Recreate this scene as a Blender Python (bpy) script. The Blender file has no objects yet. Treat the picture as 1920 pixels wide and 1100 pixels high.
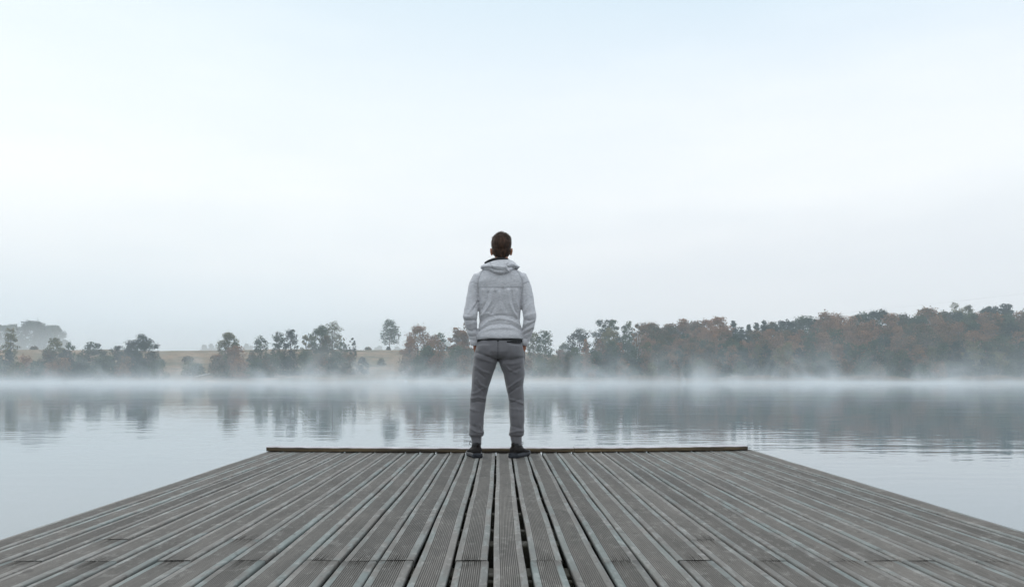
import bpy, bmesh, math, random
import numpy as np
from mathutils import Vector, noise as mnoise

# ------------------------------------------------------------------ camera, world, sun
scene = bpy.context.scene
F = 1493.0            # focal length in photo pixels (28 mm on a 36 mm sensor)
VX, HY = 937.0, 709.0  # vanishing point of the boards / horizon row in the photo
DECK = 0.45           # deck height above the water
CZ = DECK + 0.62      # eye height
cam_d = bpy.data.cameras.new("camera")
cam = bpy.data.objects.new("camera", cam_d)
scene.collection.objects.link(cam)
cam.location = (0, 0, CZ)
cam.rotation_euler = (math.radians(90), 0, 0)
cam_d.sensor_width = 36.0
cam_d.lens = F / 1920 * 36
cam_d.shift_x = (960 - VX) / 1920
cam_d.shift_y = (HY - 550) / 1920
cam_d.clip_start = 0.05
cam_d.clip_end = 6000
scene.camera = cam
scene.render.resolution_x, scene.render.resolution_y = 1024, 586

SUN_EL, SUN_AZ = math.radians(24), math.radians(-38)   # azimuth from +Y, negative = left
world = bpy.data.worlds.new("World")
scene.world = world
world.use_nodes = True
nt = world.node_tree
for n in list(nt.nodes):
    nt.nodes.remove(n)
def N(tree, kind, **kw):
    n = tree.nodes.new(kind)
    for k, v in kw.items():
        if k.startswith("in_"):
            key = k[3:]
            key = int(key) if key.isdigit() else key.replace("_", " ")
            n.inputs[key].default_value = v
        else:
            setattr(n, k, v)
    return n
def ramp(tree, fac, stops, interp='LINEAR'):
    r = tree.nodes.new("ShaderNodeValToRGB")
    r.color_ramp.interpolation = interp
    el = r.color_ramp.elements
    while len(el) < len(stops):
        el.new(0.5)
    for e, (p, c) in zip(el, stops):
        e.position = p
        e.color = (c[0], c[1], c[2], 1) if hasattr(c, '__len__') else (c, c, c, 1)
    tree.links.new(fac, r.inputs[0])
    return r.outputs[0]
def srgb(r, g, b):
    f = lambda v: ((v/255+.055)/1.055)**2.4 if v > 10 else v/255/12.92
    return (f(r), f(g), f(b))
sky = N(nt, "ShaderNodeTexSky", sky_type='NISHITA', sun_disc=False)
sky.sun_elevation = SUN_EL
sky.sun_rotation = SUN_AZ
sky.air_density = 1.0; sky.dust_density = 3.0
tc = N(nt, "ShaderNodeTexCoord")
sep = N(nt, "ShaderNodeSeparateXYZ")
nt.links.new(tc.outputs['Generated'], sep.inputs[0])
# high thin overcast: warm white band at 10-20 degrees, bluer overhead and at the horizon
elev = ramp(nt, sep.outputs['Z'], [(0.0, srgb(204, 219, 231)), (0.06, srgb(215, 226, 234)), (0.13, srgb(232, 238, 242)),
                                   (0.22, srgb(241, 246, 248)), (0.32, srgb(237, 245, 249)), (0.43, srgb(221, 235, 244)), (0.7, srgb(222, 230, 236)), (1.0, srgb(222, 230, 236))])
elev_r = ramp(nt, sep.outputs['Z'], [(0.0, srgb(230, 233, 236)), (0.06, srgb(235, 236, 238)), (0.13, srgb(235, 238, 241)),
                                     (0.22, srgb(241, 245, 248)), (0.32, srgb(235, 242, 249)), (0.43, srgb(213, 230, 242)), (0.7, srgb(222, 230, 236)), (1.0, srgb(222, 230, 236))])
lr = ramp(nt, sep.outputs['X'], [(0.0, 0), (1.0, 1)])
mlr = N(nt, "ShaderNodeMapRange", in_1=-0.28, in_2=0.25)
nt.links.new(sep.outputs['X'], mlr.inputs[0])
mixlr = N(nt, "ShaderNodeMix", data_type='RGBA')
nt.links.new(mlr.outputs[0], mixlr.inputs['Factor'])
nt.links.new(elev, mixlr.inputs['A']); nt.links.new(elev_r, mixlr.inputs['B'])
# soft cloud texture
mp = N(nt, "ShaderNodeMapping"); mp.inputs['Scale'].default_value = (1.2, 1.2, 5.0)
nt.links.new(tc.outputs['Generated'], mp.inputs[0])
cn = N(nt, "ShaderNodeTexNoise", in_Scale=2.2, in_Detail=5.0, in_Roughness=0.55)
nt.links.new(mp.outputs[0], cn.inputs['Vector'])
cm = ramp(nt, cn.outputs[0], [(0.35, (0.972, 0.98, 0.985)), (0.65, (1.02, 1.015, 1.01))], 'EASE')
mul = N(nt, "ShaderNodeMix", data_type='RGBA', blend_type='MULTIPLY'); mul.inputs['Factor'].default_value = 1
nt.links.new(mixlr.outputs['Result'], mul.inputs['A']); nt.links.new(cm, mul.inputs['B'])
# low grey-lilac cloud bank on the right, ragged top edge
bmix = N(nt, "ShaderNodeMath", operation='MULTIPLY_ADD'); bmix.inputs[1].default_value = 0.16
nt.links.new(cn.outputs[0], bmix.inputs[0]); nt.links.new(sep.outputs['Z'], bmix.inputs[2])
bm_ = ramp(nt, bmix.outputs[0], [(0.20, 1), (0.30, 0)], 'EASE')
bx_ = N(nt, "ShaderNodeMapRange", in_1=-0.12, in_2=0.12); nt.links.new(sep.outputs['X'], bx_.inputs[0])
bmul = N(nt, "ShaderNodeMath", operation='MULTIPLY'); nt.links.new(bm_, bmul.inputs[0]); nt.links.new(bx_.outputs[0], bmul.inputs[1])
bmul2 = N(nt, "ShaderNodeMath", operation='MULTIPLY', in_1=0.4); nt.links.new(bmul.outputs[0], bmul2.inputs[0])
bank = N(nt, "ShaderNodeMix", data_type='RGBA'); bank.inputs['B'].default_value = (*srgb(221, 226, 232), 1)
nt.links.new(bmul2.outputs[0], bank.inputs['Factor']); nt.links.new(mul.outputs['Result'], bank.inputs['A'])
# blend the clear physical sky in behind the thin cloud
sc_ = N(nt, "ShaderNodeVectorMath", operation='SCALE'); sc_.inputs['Scale'].default_value = 0.10
nt.links.new(sky.outputs[0], sc_.inputs[0])
fin = N(nt, "ShaderNodeMix", data_type='RGBA'); fin.inputs['Factor'].default_value = 0.99
nt.links.new(sc_.outputs[0], fin.inputs['A']); nt.links.new(bank.outputs['Result'], fin.inputs['B'])
bg = N(nt, "ShaderNodeBackground")
# an overcast sky is brighter overhead than at the horizon
zen = N(nt, "ShaderNodeMapRange", in_1=0.46, in_2=0.85, in_3=1.09, in_4=1.95, interpolation_type='SMOOTHSTEP')
nt.links.new(sep.outputs['Z'], zen.inputs[0]); nt.links.new(zen.outputs[0], bg.inputs['Strength'])
nt.links.new(fin.outputs['Result'], bg.inputs[0])
wo = N(nt, "ShaderNodeOutputWorld"); nt.links.new(bg.outputs[0], wo.inputs[0])

sun_d = bpy.data.lights.new("sun", 'SUN')
sun_d.energy = 0.6
sun_d.angle = math.radians(20)
sun_d.color = (1.0, 0.95, 0.88)
sun = bpy.data.objects.new("sun", sun_d)
scene.collection.objects.link(sun)
sdir = Vector((math.sin(SUN_AZ)*math.cos(SUN_EL), math.cos(SUN_AZ)*math.cos(SUN_EL), math.sin(SUN_EL)))
sun.rotation_euler = sdir.to_track_quat('Z', 'Y').to_euler()

scene.view_settings.view_transform = 'Standard'
scene.view_settings.look = 'None'
scene.view_settings.exposure = 0.04
scene.view_settings.gamma = 1.0
cy = scene.cycles
cy.max_bounces = 8; cy.diffuse_bounces = 3; cy.glossy_bounces = 3; cy.volume_bounces = 3
cy.transparent_max_bounces = 8
cy.use_denoising = True
cy.use_adaptive_sampling = True; cy.adaptive_threshold = 0.01
cy.volume_step_rate = 1.0; cy.volume_max_steps = 256
cy.caustics_reflective = False; cy.caustics_refractive = False

# ------------------------------------------------------------------ helpers
COL = scene.collection
def P(px, py, D):
    """a point seen at photo pixel px, py at distance D"""
    return Vector(((px-VX)/F*D, D, CZ-(py-HY)/F*D))
def tag(o, label=None, cat=None, group=None, kind=None):
    if label: o["label"] = label
    if cat: o["category"] = cat
    if group: o["group"] = group
    if kind: o["kind"] = kind
    return o
def empty(name, loc=(0, 0, 0)):
    o = bpy.data.objects.new(name, None); COL.objects.link(o); o.location = loc
    o.empty_display_size = 0.2
    return o
def link(name, me, mat=None, parent=None, smooth=True):
    o = bpy.data.objects.new(name, me); COL.objects.link(o)
    if mat: me.materials.append(mat)
    if parent is not None: o.parent = parent
    if smooth and len(me.polygons):
        me.polygons.foreach_set("use_smooth", np.ones(len(me.polygons), dtype=bool))
    return o
def quads_mesh(name, V, Q, attrs=None):
    """fast mesh from an (n,3) array and an (m,4) array"""
    me = bpy.data.meshes.new(name)
    V = np.asarray(V, dtype=np.float32); Q = np.asarray(Q, dtype=np.int32)
    me.vertices.add(len(V)); me.vertices.foreach_set("co", V.ravel())
    me.loops.add(Q.size); me.loops.foreach_set("vertex_index", Q.ravel())
    me.polygons.add(len(Q)); me.polygons.foreach_set("loop_start", np.arange(len(Q), dtype=np.int32)*Q.shape[1])
    me.update(calc_edges=True)
    for k, a in (attrs or {}).items():
        at = me.attributes.new(k, 'FLOAT', 'POINT'); at.data.foreach_set("value", np.asarray(a, dtype=np.float32))
    me.validate()
    return me
class MB:
    """collects closed shapes for one mesh"""
    def __init__(s): s.v = []; s.f = []
    def add(s, vs, fs):
        b = len(s.v); s.v += [tuple(v) for v in vs]; s.f += [tuple(i+b for i in f) for f in fs]
    def box(s, x0, x1, y0, y1, z0, z1):
        s.add([(x, y, z) for x in (x0, x1) for y in (y0, y1) for z in (z0, z1)],
              [(0, 1, 3, 2), (4, 6, 7, 5), (0, 4, 5, 1), (2, 3, 7, 6), (0, 2, 6, 4), (1, 5, 7, 3)])
    def rings(s, rings):
        n = len(rings[0]); vs = [p for r in rings for p in r]
        fs = [(i*n+j, i*n+(j+1) % n, (i+1)*n+(j+1) % n, (i+1)*n+j) for i in range(len(rings)-1) for j in range(n)]
        fs.append(tuple(range(n))[::-1]); fs.append(tuple((len(rings)-1)*n+j for j in range(n)))
        s.add(vs, fs)
    def loft(s, secs, n=28, p=2.0):
        """horizontal sections (cx, cy, cz, rx, ry[, p])"""
        out = []
        for sec in secs:
            cx, cy_, cz, rx, ry = sec[:5]; q = sec[5] if len(sec) > 5 else p
            r = []
            for k in range(n):
                a = 2*math.pi*k/n; c, sn = math.cos(a), math.sin(a)
                r.append((cx+rx*math.copysign(abs(c)**(2/q), c), cy_+ry*math.copysign(abs(sn)**(2/q), sn), cz))
            out.append(r)
        s.rings(out)
    def tube(s, pts, rad, n=12, flat=1.0):
        pts = [Vector(p) for p in pts]; out = []
        u = None
        for i, p in enumerate(pts):
            d = (pts[min(i+1, len(pts)-1)]-pts[max(i-1, 0)]).normalized()
            if u is None:
                u = d.cross(Vector((0, 1, 0)));
                if u.length < .1: u = d.cross(Vector((1, 0, 0)))
            u = (u-d*u.dot(d)).normalized(); w = d.cross(u)
            r = rad[i]
            out.append([p+u*(math.cos(2*math.pi*k/n)*r)+w*(math.sin(2*math.pi*k/n)*r*flat) for k in range(n)])
        s.rings(out)
    def ball(s, c, r, n=20, m=12, rot=None):
        out = []
        for i in range(1, m):
            th = math.pi*i/m
            ring = []
            for k in range(n):
                a = 2*math.pi*k/n
                v = Vector((r[0]*math.sin(th)*math.cos(a), r[1]*math.sin(th)*math.sin(a), -r[2]*math.cos(th)))
                if rot: v = rot @ v
                ring.append(v+Vector(c))
            out.append(ring)
        s.rings(out)
    def build(s, name, mat=None, parent=None, smooth=True):
        me = bpy.data.meshes.new(name); me.from_pydata(s.v, [], s.f); me.update()
        bm = bmesh.new(); bm.from_mesh(me); bmesh.ops.recalc_face_normals(bm, faces=bm.faces); bm.to_mesh(me); bm.free()
        return link(name, me, mat, parent, smooth)
    def remesh(s, name, voxel, smooth_it=6, mat=None, parent=None, deform=None, factor=0.5):
        """union of everything collected, as one continuous skin"""
        o = s.build("tmp_"+name)
        m = o.modifiers.new("r", 'REMESH'); m.mode = 'VOXEL'; m.voxel_size = voxel; m.adaptivity = 0
        if smooth_it:
            sm = o.modifiers.new("s", 'SMOOTH'); sm.factor = factor; sm.iterations = smooth_it
        dg = bpy.context.evaluated_depsgraph_get()
        me = bpy.data.meshes.new_from_object(o.evaluated_get(dg)); me.name = name
        old = o.data; bpy.data.objects.remove(o); bpy.data.meshes.remove(old)
        if deform:
            n = len(me.vertices)
            co = np.empty(n*3, dtype=np.float32); me.vertices.foreach_get("co", co); co = co.reshape(-1, 3)
            no = np.empty(n*3, dtype=np.float32); me.vertex_normals.foreach_get("vector", no); no = no.reshape(-1, 3)
            co = deform(co, no); me.vertices.foreach_set("co", co.astype(np.float32).ravel()); me.update()
        return link(name, me, mat, parent)

def material(name):
    m = bpy.data.materials.new(name); m.use_nodes = True
    t = m.node_tree; b = t.nodes["Principled BSDF"]
    return m, t, b
def lnk(t, a, b): t.links.new(a, b)
def mixc(t, fac, a, b, blend='MIX'):
    m = N(t, "ShaderNodeMix", data_type='RGBA', blend_type=blend)
    for key, v in (('Factor', fac), ('A', a), ('B', b)):
        s = m.inputs[key]
        if hasattr(v, 'is_linked') or hasattr(v, 'links'): t.links.new(v, s)
        else: s.default_value = v if key == 'Factor' else (*v, 1)
    return m.outputs['Result']
def noise(t, scale, detail=4, rough=.55, vec=None, mscale=None, dist=0.0):
    if mscale is not None:
        mpn = N(t, "ShaderNodeMapping"); mpn.inputs['Scale'].default_value = mscale
        if vec is None:
            vec = N(t, "ShaderNodeTexCoord").outputs['Object']
        lnk(t, vec, mpn.inputs[0]); vec = mpn.outputs[0]
    elif vec is None:
        vec = N(t, "ShaderNodeTexCoord").outputs['Object']
    n = N(t, "ShaderNodeTexNoise", in_Scale=scale, in_Detail=detail, in_Roughness=rough, in_Distortion=dist)
    lnk(t, vec, n.inputs['Vector'])
    return n.outputs[0]
def math_(t, op, a, b=None):
    n = N(t, "ShaderNodeMath", operation=op)
    for i, v in enumerate((a, b)):
        if v is None: continue
        if hasattr(v, 'links'): t.links.new(v, n.inputs[i])
        else: n.inputs[i].default_value = v
    return n.outputs[0]
def attr(t, name): return N(t, "ShaderNodeAttribute", attribute_name=name).outputs['Fac']
def bump(t, b, h, strength=1.0, distance=1.0):
    n = N(t, "ShaderNodeBump", in_Strength=strength, in_Distance=distance)
    lnk(t, h, n.inputs['Height']); lnk(t, n.outputs[0], b.inputs['Normal'])

# ------------------------------------------------------------------ setting: terrain, lake
SHORE = 262.0
def smooth01(x): x = np.clip(x, 0, 1); return x*x*(3-2*x)
def wob(x, y, s, seed=0.0):
    return (np.sin(x/s+seed)+np.sin(x/s*2.3+y/s*1.1+seed*2.1)*.5+np.sin(y/s*1.7-x/s*.6+seed*3.7)*.5)/2
def terrain_z(x, y):
    x = np.asarray(x, float); y = np.asarray(y, float)
    sh = SHORE + wob(x, 0, 38.0)*5
    d = y-sh
    left = smooth01((60-x)/60)          # 1 on the open hill, 0 in the wooded slope
    front = smooth01(d/10)*1.0 + smooth01((d-4)/55)*11.5*left + smooth01((d-6)/170)*15*(1-left) + smooth01((d-60)/200)*1.0
    front += (wob(x, y, 14.0, 1)*.5+wob(x, y, 5.0, 2)*.18)*smooth01(d/30)
    side = smooth01((np.abs(x)-420)/60)*6
    back = smooth01((-14-y)/8)*1.2
    base = np.maximum(np.maximum(front*(d > 0), side), back)
    return -1.6*(1-smooth01(np.maximum(np.maximum(d, (np.abs(x)-400)), (-10-y))/6+0.6)) + base - .02
def tz(x, y): return float(terrain_z(x, y))
xs = np.concatenate([np.linspace(-2600, -460, 18)[:-1], np.linspace(-460, 460, 231), np.linspace(460, 2600, 18)[1:]])
ys = np.concatenate([np.linspace(-900, -60, 8)[:-1], np.linspace(-60, 10, 30)[:-1], np.linspace(10, 240, 8)[:-1], np.linspace(240, 380, 100)[:-1], np.linspace(380, 3000, 30)])
X, Y = np.meshgrid(xs, ys)
Z = terrain_z(X, Y)
V = np.stack([X, Y, Z], -1).reshape(-1, 3)
nx, ny = len(xs), len(ys)
I, J = np.meshgrid(np.arange(nx-1), np.arange(ny-1))
b0 = (J*nx+I).ravel()
Q = np.stack([b0, b0+1, b0+nx+1, b0+nx], -1)
m, t, b = material("bank_soil_grass")
n1 = noise(t, 0.05, 6, .65, mscale=(1, 1, 3)); n2 = noise(t, 0.6, 5, .7)
c = ramp(t, n1, [(0.35, (.11, .105, .05)), (0.46, (.24, .16, .09)), (0.56, (.33, .21, .125)), (0.63, (.20, .15, .08)), (0.75, (.12, .11, .05))])
pat = ramp(t, noise(t, 0.11, 4, .6, mscale=(1, .7, 3.5)), [(0.60, 0), (0.66, 1)])
c = mixc(t, pat, c, (.50, .32, .21))
st_ = noise(t, 1, 4, .6, mscale=(.05, .10, 1.1), dist=.5)
c = mixc(t, ramp(t, st_, [(.50, 0), (.62, .75)]), c, (.085, .085, .045))
c = mixc(t, ramp(t, n2, [(.3, 0), (.7, 1)]), c, mixc(t, .5, c, (.03, .035, .02)))
lnk(t, c, b.inputs['Base Color']); b.inputs['Roughness'].default_value = 1.0
bump(t, b, n2, .6, .6)
tag(link("ground", quads_mesh("ground", V, Q), m), kind="structure")

m, t, b = material("lake_water")
b.inputs['Base Color'].default_value = (.17, .21, .232, 1)
b.inputs['Roughness'].default_value = 0.03
b.inputs['IOR'].default_value = 1.45
pos = N(t, "ShaderNodeTexCoord").outputs['Object']
sp = N(t, "ShaderNodeSeparateXYZ"); lnk(t, pos, sp.inputs[0])
r1 = noise(t, 1.0, 2, .5, vec=pos, mscale=(.85, 2.6, 1))
r2 = noise(t, 1.0, 2, .5, vec=pos, mscale=(3.5, 8.0, 1))
r3 = noise(t, 1.0, 2, .5, vec=pos, mscale=(.16, .5, 1))
patch = ramp(t, noise(t, 1.0, 2, .5, vec=pos, mscale=(.05, .09, 1)), [(.35, .45), (.6, 1)])
calm = N(t, "ShaderNodeMapRange", in_1=6.0, in_2=12.0, in_3=.12, in_4=1.0); lnk(t, sp.outputs['Y'], calm.inputs[0])
far = N(t, "ShaderNodeMapRange", in_1=25.0, in_2=90.0, in_3=1.0, in_4=.35); lnk(t, sp.outputs['Y'], far.inputs[0])
h = math_(t, 'ADD', math_(t, 'MULTIPLY', r1, .006), math_(t, 'ADD', math_(t, 'MULTIPLY', r2, .0006), math_(t, 'MULTIPLY', r3, .009)))
h = math_(t, 'MULTIPLY', h, math_(t, 'MULTIPLY', patch, math_(t, 'MULTIPLY', calm.outputs[0], far.outputs[0])))
bump(t, b, h, 1.0, 1.0)
me = quads_mesh("lake_water", [(-2500, -900, 0), (2500, -900, 0), (2500, 1200, 0), (-2500, 1200, 0)], [(0, 1, 2, 3)])
tag(link("lake_water", me, m, smooth=False), kind="structure")

# ------------------------------------------------------------------ wooden pier
def wood_material(name, base1, base2, edge, groove_dark=.35):
    m, t, b = material(name)
    pos = N(t, "ShaderNodeTexCoord").outputs['Object']
    pid = attr(t, "plank"); ed = attr(t, "edge"); gr = attr(t, "groove")
    off = N(t, "ShaderNodeCombineXYZ"); lnk(t, math_(t, 'MULTIPLY', pid, 37.0), off.inputs[1]); lnk(t, math_(t, 'MULTIPLY', pid, 11.0), off.inputs[0])
    va = N(t, "ShaderNodeVectorMath", operation='ADD'); lnk(t, pos, va.inputs[0]); lnk(t, off.outputs[0], va.inputs[1])
    v = va.outputs[0]
    grain = noise(t, 1.0, 6, .65, vec=v, mscale=(140, 5, 30))
    broad = noise(t, 1.0, 5, .6, vec=v, mscale=(9, 2.2, 9), dist=.6)
    blot = noise(t, 1.0, 4, .6, vec=v, mscale=(30, 16, 30))
    c = mixc(t, ramp(t, broad, [(.3, 0), (.7, 1)]), base1, base2)
    c = mixc(t, math_(t, 'MULTIPLY', ramp(t, grain, [(.35, 1), (.6, 0)]), .45), c, (.075, .07, .062))
    tone = math_(t, 'ADD', math_(t, 'MULTIPLY', pid, .42), .78)
    tn = N(t, "ShaderNodeCombineColor"); [lnk(t, tone, tn.inputs[i]) for i in range(3)]
    c = mixc(t, 1.0, c, tn.outputs[0], 'MULTIPLY')
    # green-blue tint on the smooth margins, broken up along the board
    tint = ramp(t, noise(t, 1.0, 4, .65, vec=v, mscale=(8, 3.0, 8)), [(.44, .0), (.56, 1)])
    side = attr(t, "film")
    tint = math_(t, 'MULTIPLY', math_(t, 'MULTIPLY', tint, ed), side)
    c = mixc(t, math_(t, 'MULTIPLY', ed, .22), c, (.20, .195, .185))
    c = mixc(t, math_(t, 'MULTIPLY', tint, .60), c, edge)
    seg = ramp(t, noise(t, 1.0, 2, .7, vec=v, mscale=(26, 5.5, 10)), [(.55, 0), (.60, 1)])
    c = mixc(t, math_(t, 'MULTIPLY', math_(t, 'MULTIPLY', seg, ed), .16), c, (.40, .42, .41))
    # worn pale patches and dark spots
    pale = ramp(t, blot, [(.56, 0), (.68, 1)])
    c = mixc(t, math_(t, 'MULTIPLY', pale, .26), c, (.42, .40, .37))
    dk = ramp(t, noise(t, 1.0, 3, .5, vec=v, mscale=(22, 10, 20)), [(.30, 1), (.37, 0)])
    c = mixc(t, math_(t, 'MULTIPLY', dk, .5), c, (.06, .055, .05))
    spk = ramp(t, noise(t, 1.0, 2, .5, vec=v, mscale=(260, 120, 200)), [(.70, 0), (.76, 1)])
    c = mixc(t, math_(t, 'MULTIPLY', spk, .6), c, (.55, .53, .48))
    c = mixc(t, math_(t, 'MULTIPLY', gr, groove_dark), c, (.03, .03, .024))
    lnk(t, c, b.inputs['Base Color'])
    b.inputs['Roughness'].default_value = .75
    b.inputs['Specular IOR Level'].default_value = .35
    hh = math_(t, 'ADD', grain, math_(t, 'MULTIPLY', blot, .6))
    bump(t, b, hh, .5, .0015)
    return m
M_deck = wood_material("weathered_grey_planks", (.180, .163, .147), (.102, .093, .084), (.178, .222, .216), .8)
M_joist = wood_material("dark_wet_timber", (.07, .065, .045), (.10, .09, .06), (.08, .09, .05))
PITCH, X0 = 0.127, -0.0306
def edge_y(x): return 6.62+0.02*x
def lift(x, y):
    return 0.004*x*x*np.clip((y-3.2)/3.2, -.35, 1.0)
rs = np.random.RandomState(5)
gap_near = {0: .019, 1: .023, 2: .021, 3: .013, -1: .014, -2: .010, 4: .011}
gap_far = {0: .011, 1: .011, 2: .011, 3: .010, -1: .011, -2: .010, 4: .009}
gn = {k: gap_near.get(k, .009+.006*rs.rand()) for k in range(-16, 19)}
gf = {k: gap_far.get(k, .009+.004*rs.rand()) for k in range(-16, 19)}
NG = 10
prof = [(0.0, -.026, 1, 0), (0.0, -.0035, 1, 0), (.0035, 0, 1, 0), (.20, 0, 1, 0)]   # u 0..1 stretches, handled below
U0, U1 = .20, .80
pts = [(0.0, -.027, 1, 0), (0.0, -.0045, 1, 0), (.012, -.0012, 1, 0), (.035, 0, 1, 0), (U0-.008, 0, 1, 0)]
gw = (U1-U0)/NG
for g in range(NG):
    u = U0+g*gw
    pts += [(u, -.0002, 0, 0), (u+gw*.16, -.0030, 0, 1), (u+gw*.42, -.0030, 0, 1), (u+gw*.58, -.0002, 0, 0)]
pts += [(U1+.008, 0, 1, 0), (.965, 0, 1, 0), (.988, -.0012, 1, 0), (1.0, -.0045, 1, 0), (1.0, -.027, 1, 0)]
pts = np.array(pts)
Vs, Qs, A_p, A_e, A_g, A_f = [], [], [], [], [], []
vb = 0
caps = []
for k in range(-15, 17):
    # piece boundaries along the board
    front = edge_y(X0+(k+.5)*PITCH)+.10+rs.uniform(-.008, .004)
    cuts = [2.715] if k % 2 else ([3.07] if k in (-8, 6, -12) else [])
    if k in (-4, 10): cuts = [2.715]
    cuts = [front] + sorted(cuts, reverse=True) + [-1.4+rs.uniform(-.3, .3) if k % 2 else -4.0+rs.uniform(-.3, .3), -9.0, -15.5]
    for ci in range(len(cuts)-1):
        y1, y0 = cuts[ci]-(.0015 if ci else 0), cuts[ci+1]+.0015
        pid = rs.rand(); zoff = rs.uniform(-.0018, .0018); tilt = rs.uniform(-.0015, .0015)
        tintL, tintR = rs.uniform(.15, 1), rs.uniform(.15, 1)
        xo = rs.uniform(-.001, .001); ph = rs.rand()*6
        if ci: xo += rs.uniform(-.002, .002)
        ny_ = max(3, int((y1-y0)/.14))
        yy = np.linspace(y0, y1, ny_)
        w = np.clip((yy-2.4)/4.2, 0, 1)
        gl = (gn[k]*(1-w)+gf[k]*w); gr_ = (gn[k+1]*(1-w)+gf[k+1]*w)
        wv = .0016*np.sin(yy*2.1+ph)+.0010*np.sin(yy*5.3+ph*2)
        xl = X0+k*PITCH+gl/2+xo+wv; xr = X0+(k+1)*PITCH-gr_/2+xo+wv+.0008*np.sin(yy*7+ph)
        for i in range(ny_):
            end = 1 if (i == 0 or i == ny_-1) else 0
            px_ = xl[i]+(xr[i]-xl[i])*pts[:, 0]
            pz_ = DECK+pts[:, 1]+zoff+tilt*(pts[:, 0]-.5)*2+.0006*math.sin(yy[i]*3+ph)+lift(px_, yy[i])
            Vs.append(np.stack([px_, np.full(len(pts), yy[i]), pz_], -1))
            A_p += [pid]*len(pts); A_e += list(pts[:, 2]); A_g += list(np.maximum(pts[:, 3], 0)); A_f += list(np.where(pts[:, 0] < .5, tintL, tintR))
        n = len(pts)
        for i in range(ny_-1):
            a = vb+i*n+np.arange(n-1)
            Qs.append(np.stack([a, a+1, a+n+1, a+n], -1))
            Qs.append(np.array([[vb+i*n+n-1, vb+i*n, vb+(i+1)*n, vb+(i+1)*n+n-1]]))
        for i in (0, ny_-1):   # end grain: strips between the top profile and the underside
            base = vb+i*n
            for j in range(n//2):
                a, c_ = base+j, base+n-1-j
                if j+1 < n-2-j:
                    caps.append([a, a+1, c_-1, c_] if i == 0 else [c_, c_-1, a+1, a])
        vb += ny_*n
Vd = np.concatenate(Vs); Qd = np.concatenate(Qs+[np.array(caps)])
pier = empty("pier", (0, 0, 0))
tag(pier, "weathered grey wooden pier of grooved planks reaching out over the misty lake", "pier")
deck_me = quads_mesh("deck", Vd, Qd, dict(plank=A_p, edge=A_e, groove=A_g, film=A_f))
link("deck", deck_me, M_deck, pier, smooth=False)

def timber(name, x0, x1, y0, y1, z0, z1, mat, parent, nseg=40, bev=.004, seed=0, wobble=.0015, skew=0.0, bow=0.0, zfun=None):
    """a long sawn timber along X with bevelled, slightly uneven edges"""
    r = np.random.RandomState(seed)
    mb = MB(); rings = []
    for i in range(nseg+1):
        x = x0+(x1-x0)*i/nseg
        dz = r.uniform(-wobble, wobble); dy = r.uniform(-wobble, wobble)+skew*x
        zz = zfun(x) if zfun else 0
        bb = bev
        ring = [(x, y0+dy+bb, z0+zz), (x, y0+dy, z0+bb+zz), (x, y0+dy, z1-bb+dz+zz), (x, y0+dy+bb, z1+dz+zz),
                (x, y1+dy-bb, z1+dz+zz), (x, y1+dy, z1-bb+zz), (x, y1+dy, z0+bb+zz), (x, y1+dy-bb, z0+zz)]
        rings.append(ring)
    mb.rings(rings)
    o = mb.build(name, mat, parent, smooth=False)
    return o
m, t, b = material("edge_beam_wood")
pos = N(t, "ShaderNodeTexCoord").outputs['Object']
geo = N(t, "ShaderNodeNewGeometry")
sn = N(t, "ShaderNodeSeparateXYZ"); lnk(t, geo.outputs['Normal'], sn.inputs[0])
gr1 = noise(t, 1, 5, .65, vec=pos, mscale=(3.0, 60, 70)); gr2 = noise(t, 1, 4, .6, vec=pos, mscale=(2.2, 20, 22), dist=.4)
c = ramp(t, gr2, [(.3, (.025, .016, .009)), (.5, (.085, .058, .027)), (.7, (.15, .105, .05))])
c = mixc(t, math_(t, 'MULTIPLY', ramp(t, gr1, [(.4, 1), (.6, 0)]), .5), c, (.02, .015, .01))
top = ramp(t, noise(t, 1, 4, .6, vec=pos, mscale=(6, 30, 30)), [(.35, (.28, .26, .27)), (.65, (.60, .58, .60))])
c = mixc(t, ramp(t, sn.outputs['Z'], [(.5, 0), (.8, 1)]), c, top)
lnk(t, c, b.inputs['Base Color']); b.inputs['Roughness'].default_value = .7
bump(t, b, gr1, .5, .003)
M_beam = m
zf = lambda x: float(lift(np.array(x), np.array(6.6)))
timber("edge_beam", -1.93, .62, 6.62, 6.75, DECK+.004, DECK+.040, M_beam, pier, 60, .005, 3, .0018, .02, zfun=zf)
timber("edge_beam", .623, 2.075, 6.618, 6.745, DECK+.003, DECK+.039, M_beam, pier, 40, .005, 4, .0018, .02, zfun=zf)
for i, (yy, hw, dz) in enumerate([(6.68, .03, .004), (6.55, .035, 0), (6.0, .03, 0), (5.45, .03, 0), (4.9, .03, 0), (4.35, .03, 0), (3.86, .03, 0), (3.44, .014, 0),
                                  (3.16, .045, .002), (2.70, .055, 0), (2.60, .012, -.006), (2.15, .03, 0), (1.6, .03, 0), (.9, .03, 0), (.2, .03, 0),
                                  (-.7, .03, 0), (-1.6, .03, 0), (-2.8, .03, 0), (-4, .03, 0), (-6, .03, 0), (-8, .03, 0), (-10, .03, 0), (-12, .03, 0), (-14, .03, 0)]):
    timber("joist", -1.90, 2.09, yy-hw, yy+hw, DECK-.17, DECK-.034+dz, M_joist, pier, 12, .004, 20+i, .001)
for sx in (-1.86, .09, 2.05):
    mb = MB(); mb.box(sx-.035, sx+.035, -15.3, 6.50, DECK-.36, DECK-.172); mb.build("girder", M_joist, pier, False)
for yy in (6.2, 3.4, .3, -3, -6.5, -10):
    for sx in (-1.72, .22, 1.92):
        mb = MB(); mb.tube([(sx, yy, -1.7), (sx, yy, 0), (sx, yy, DECK-.04)], [.085, .08, .078], 16); mb.build("post", M_joist, pier)

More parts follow.
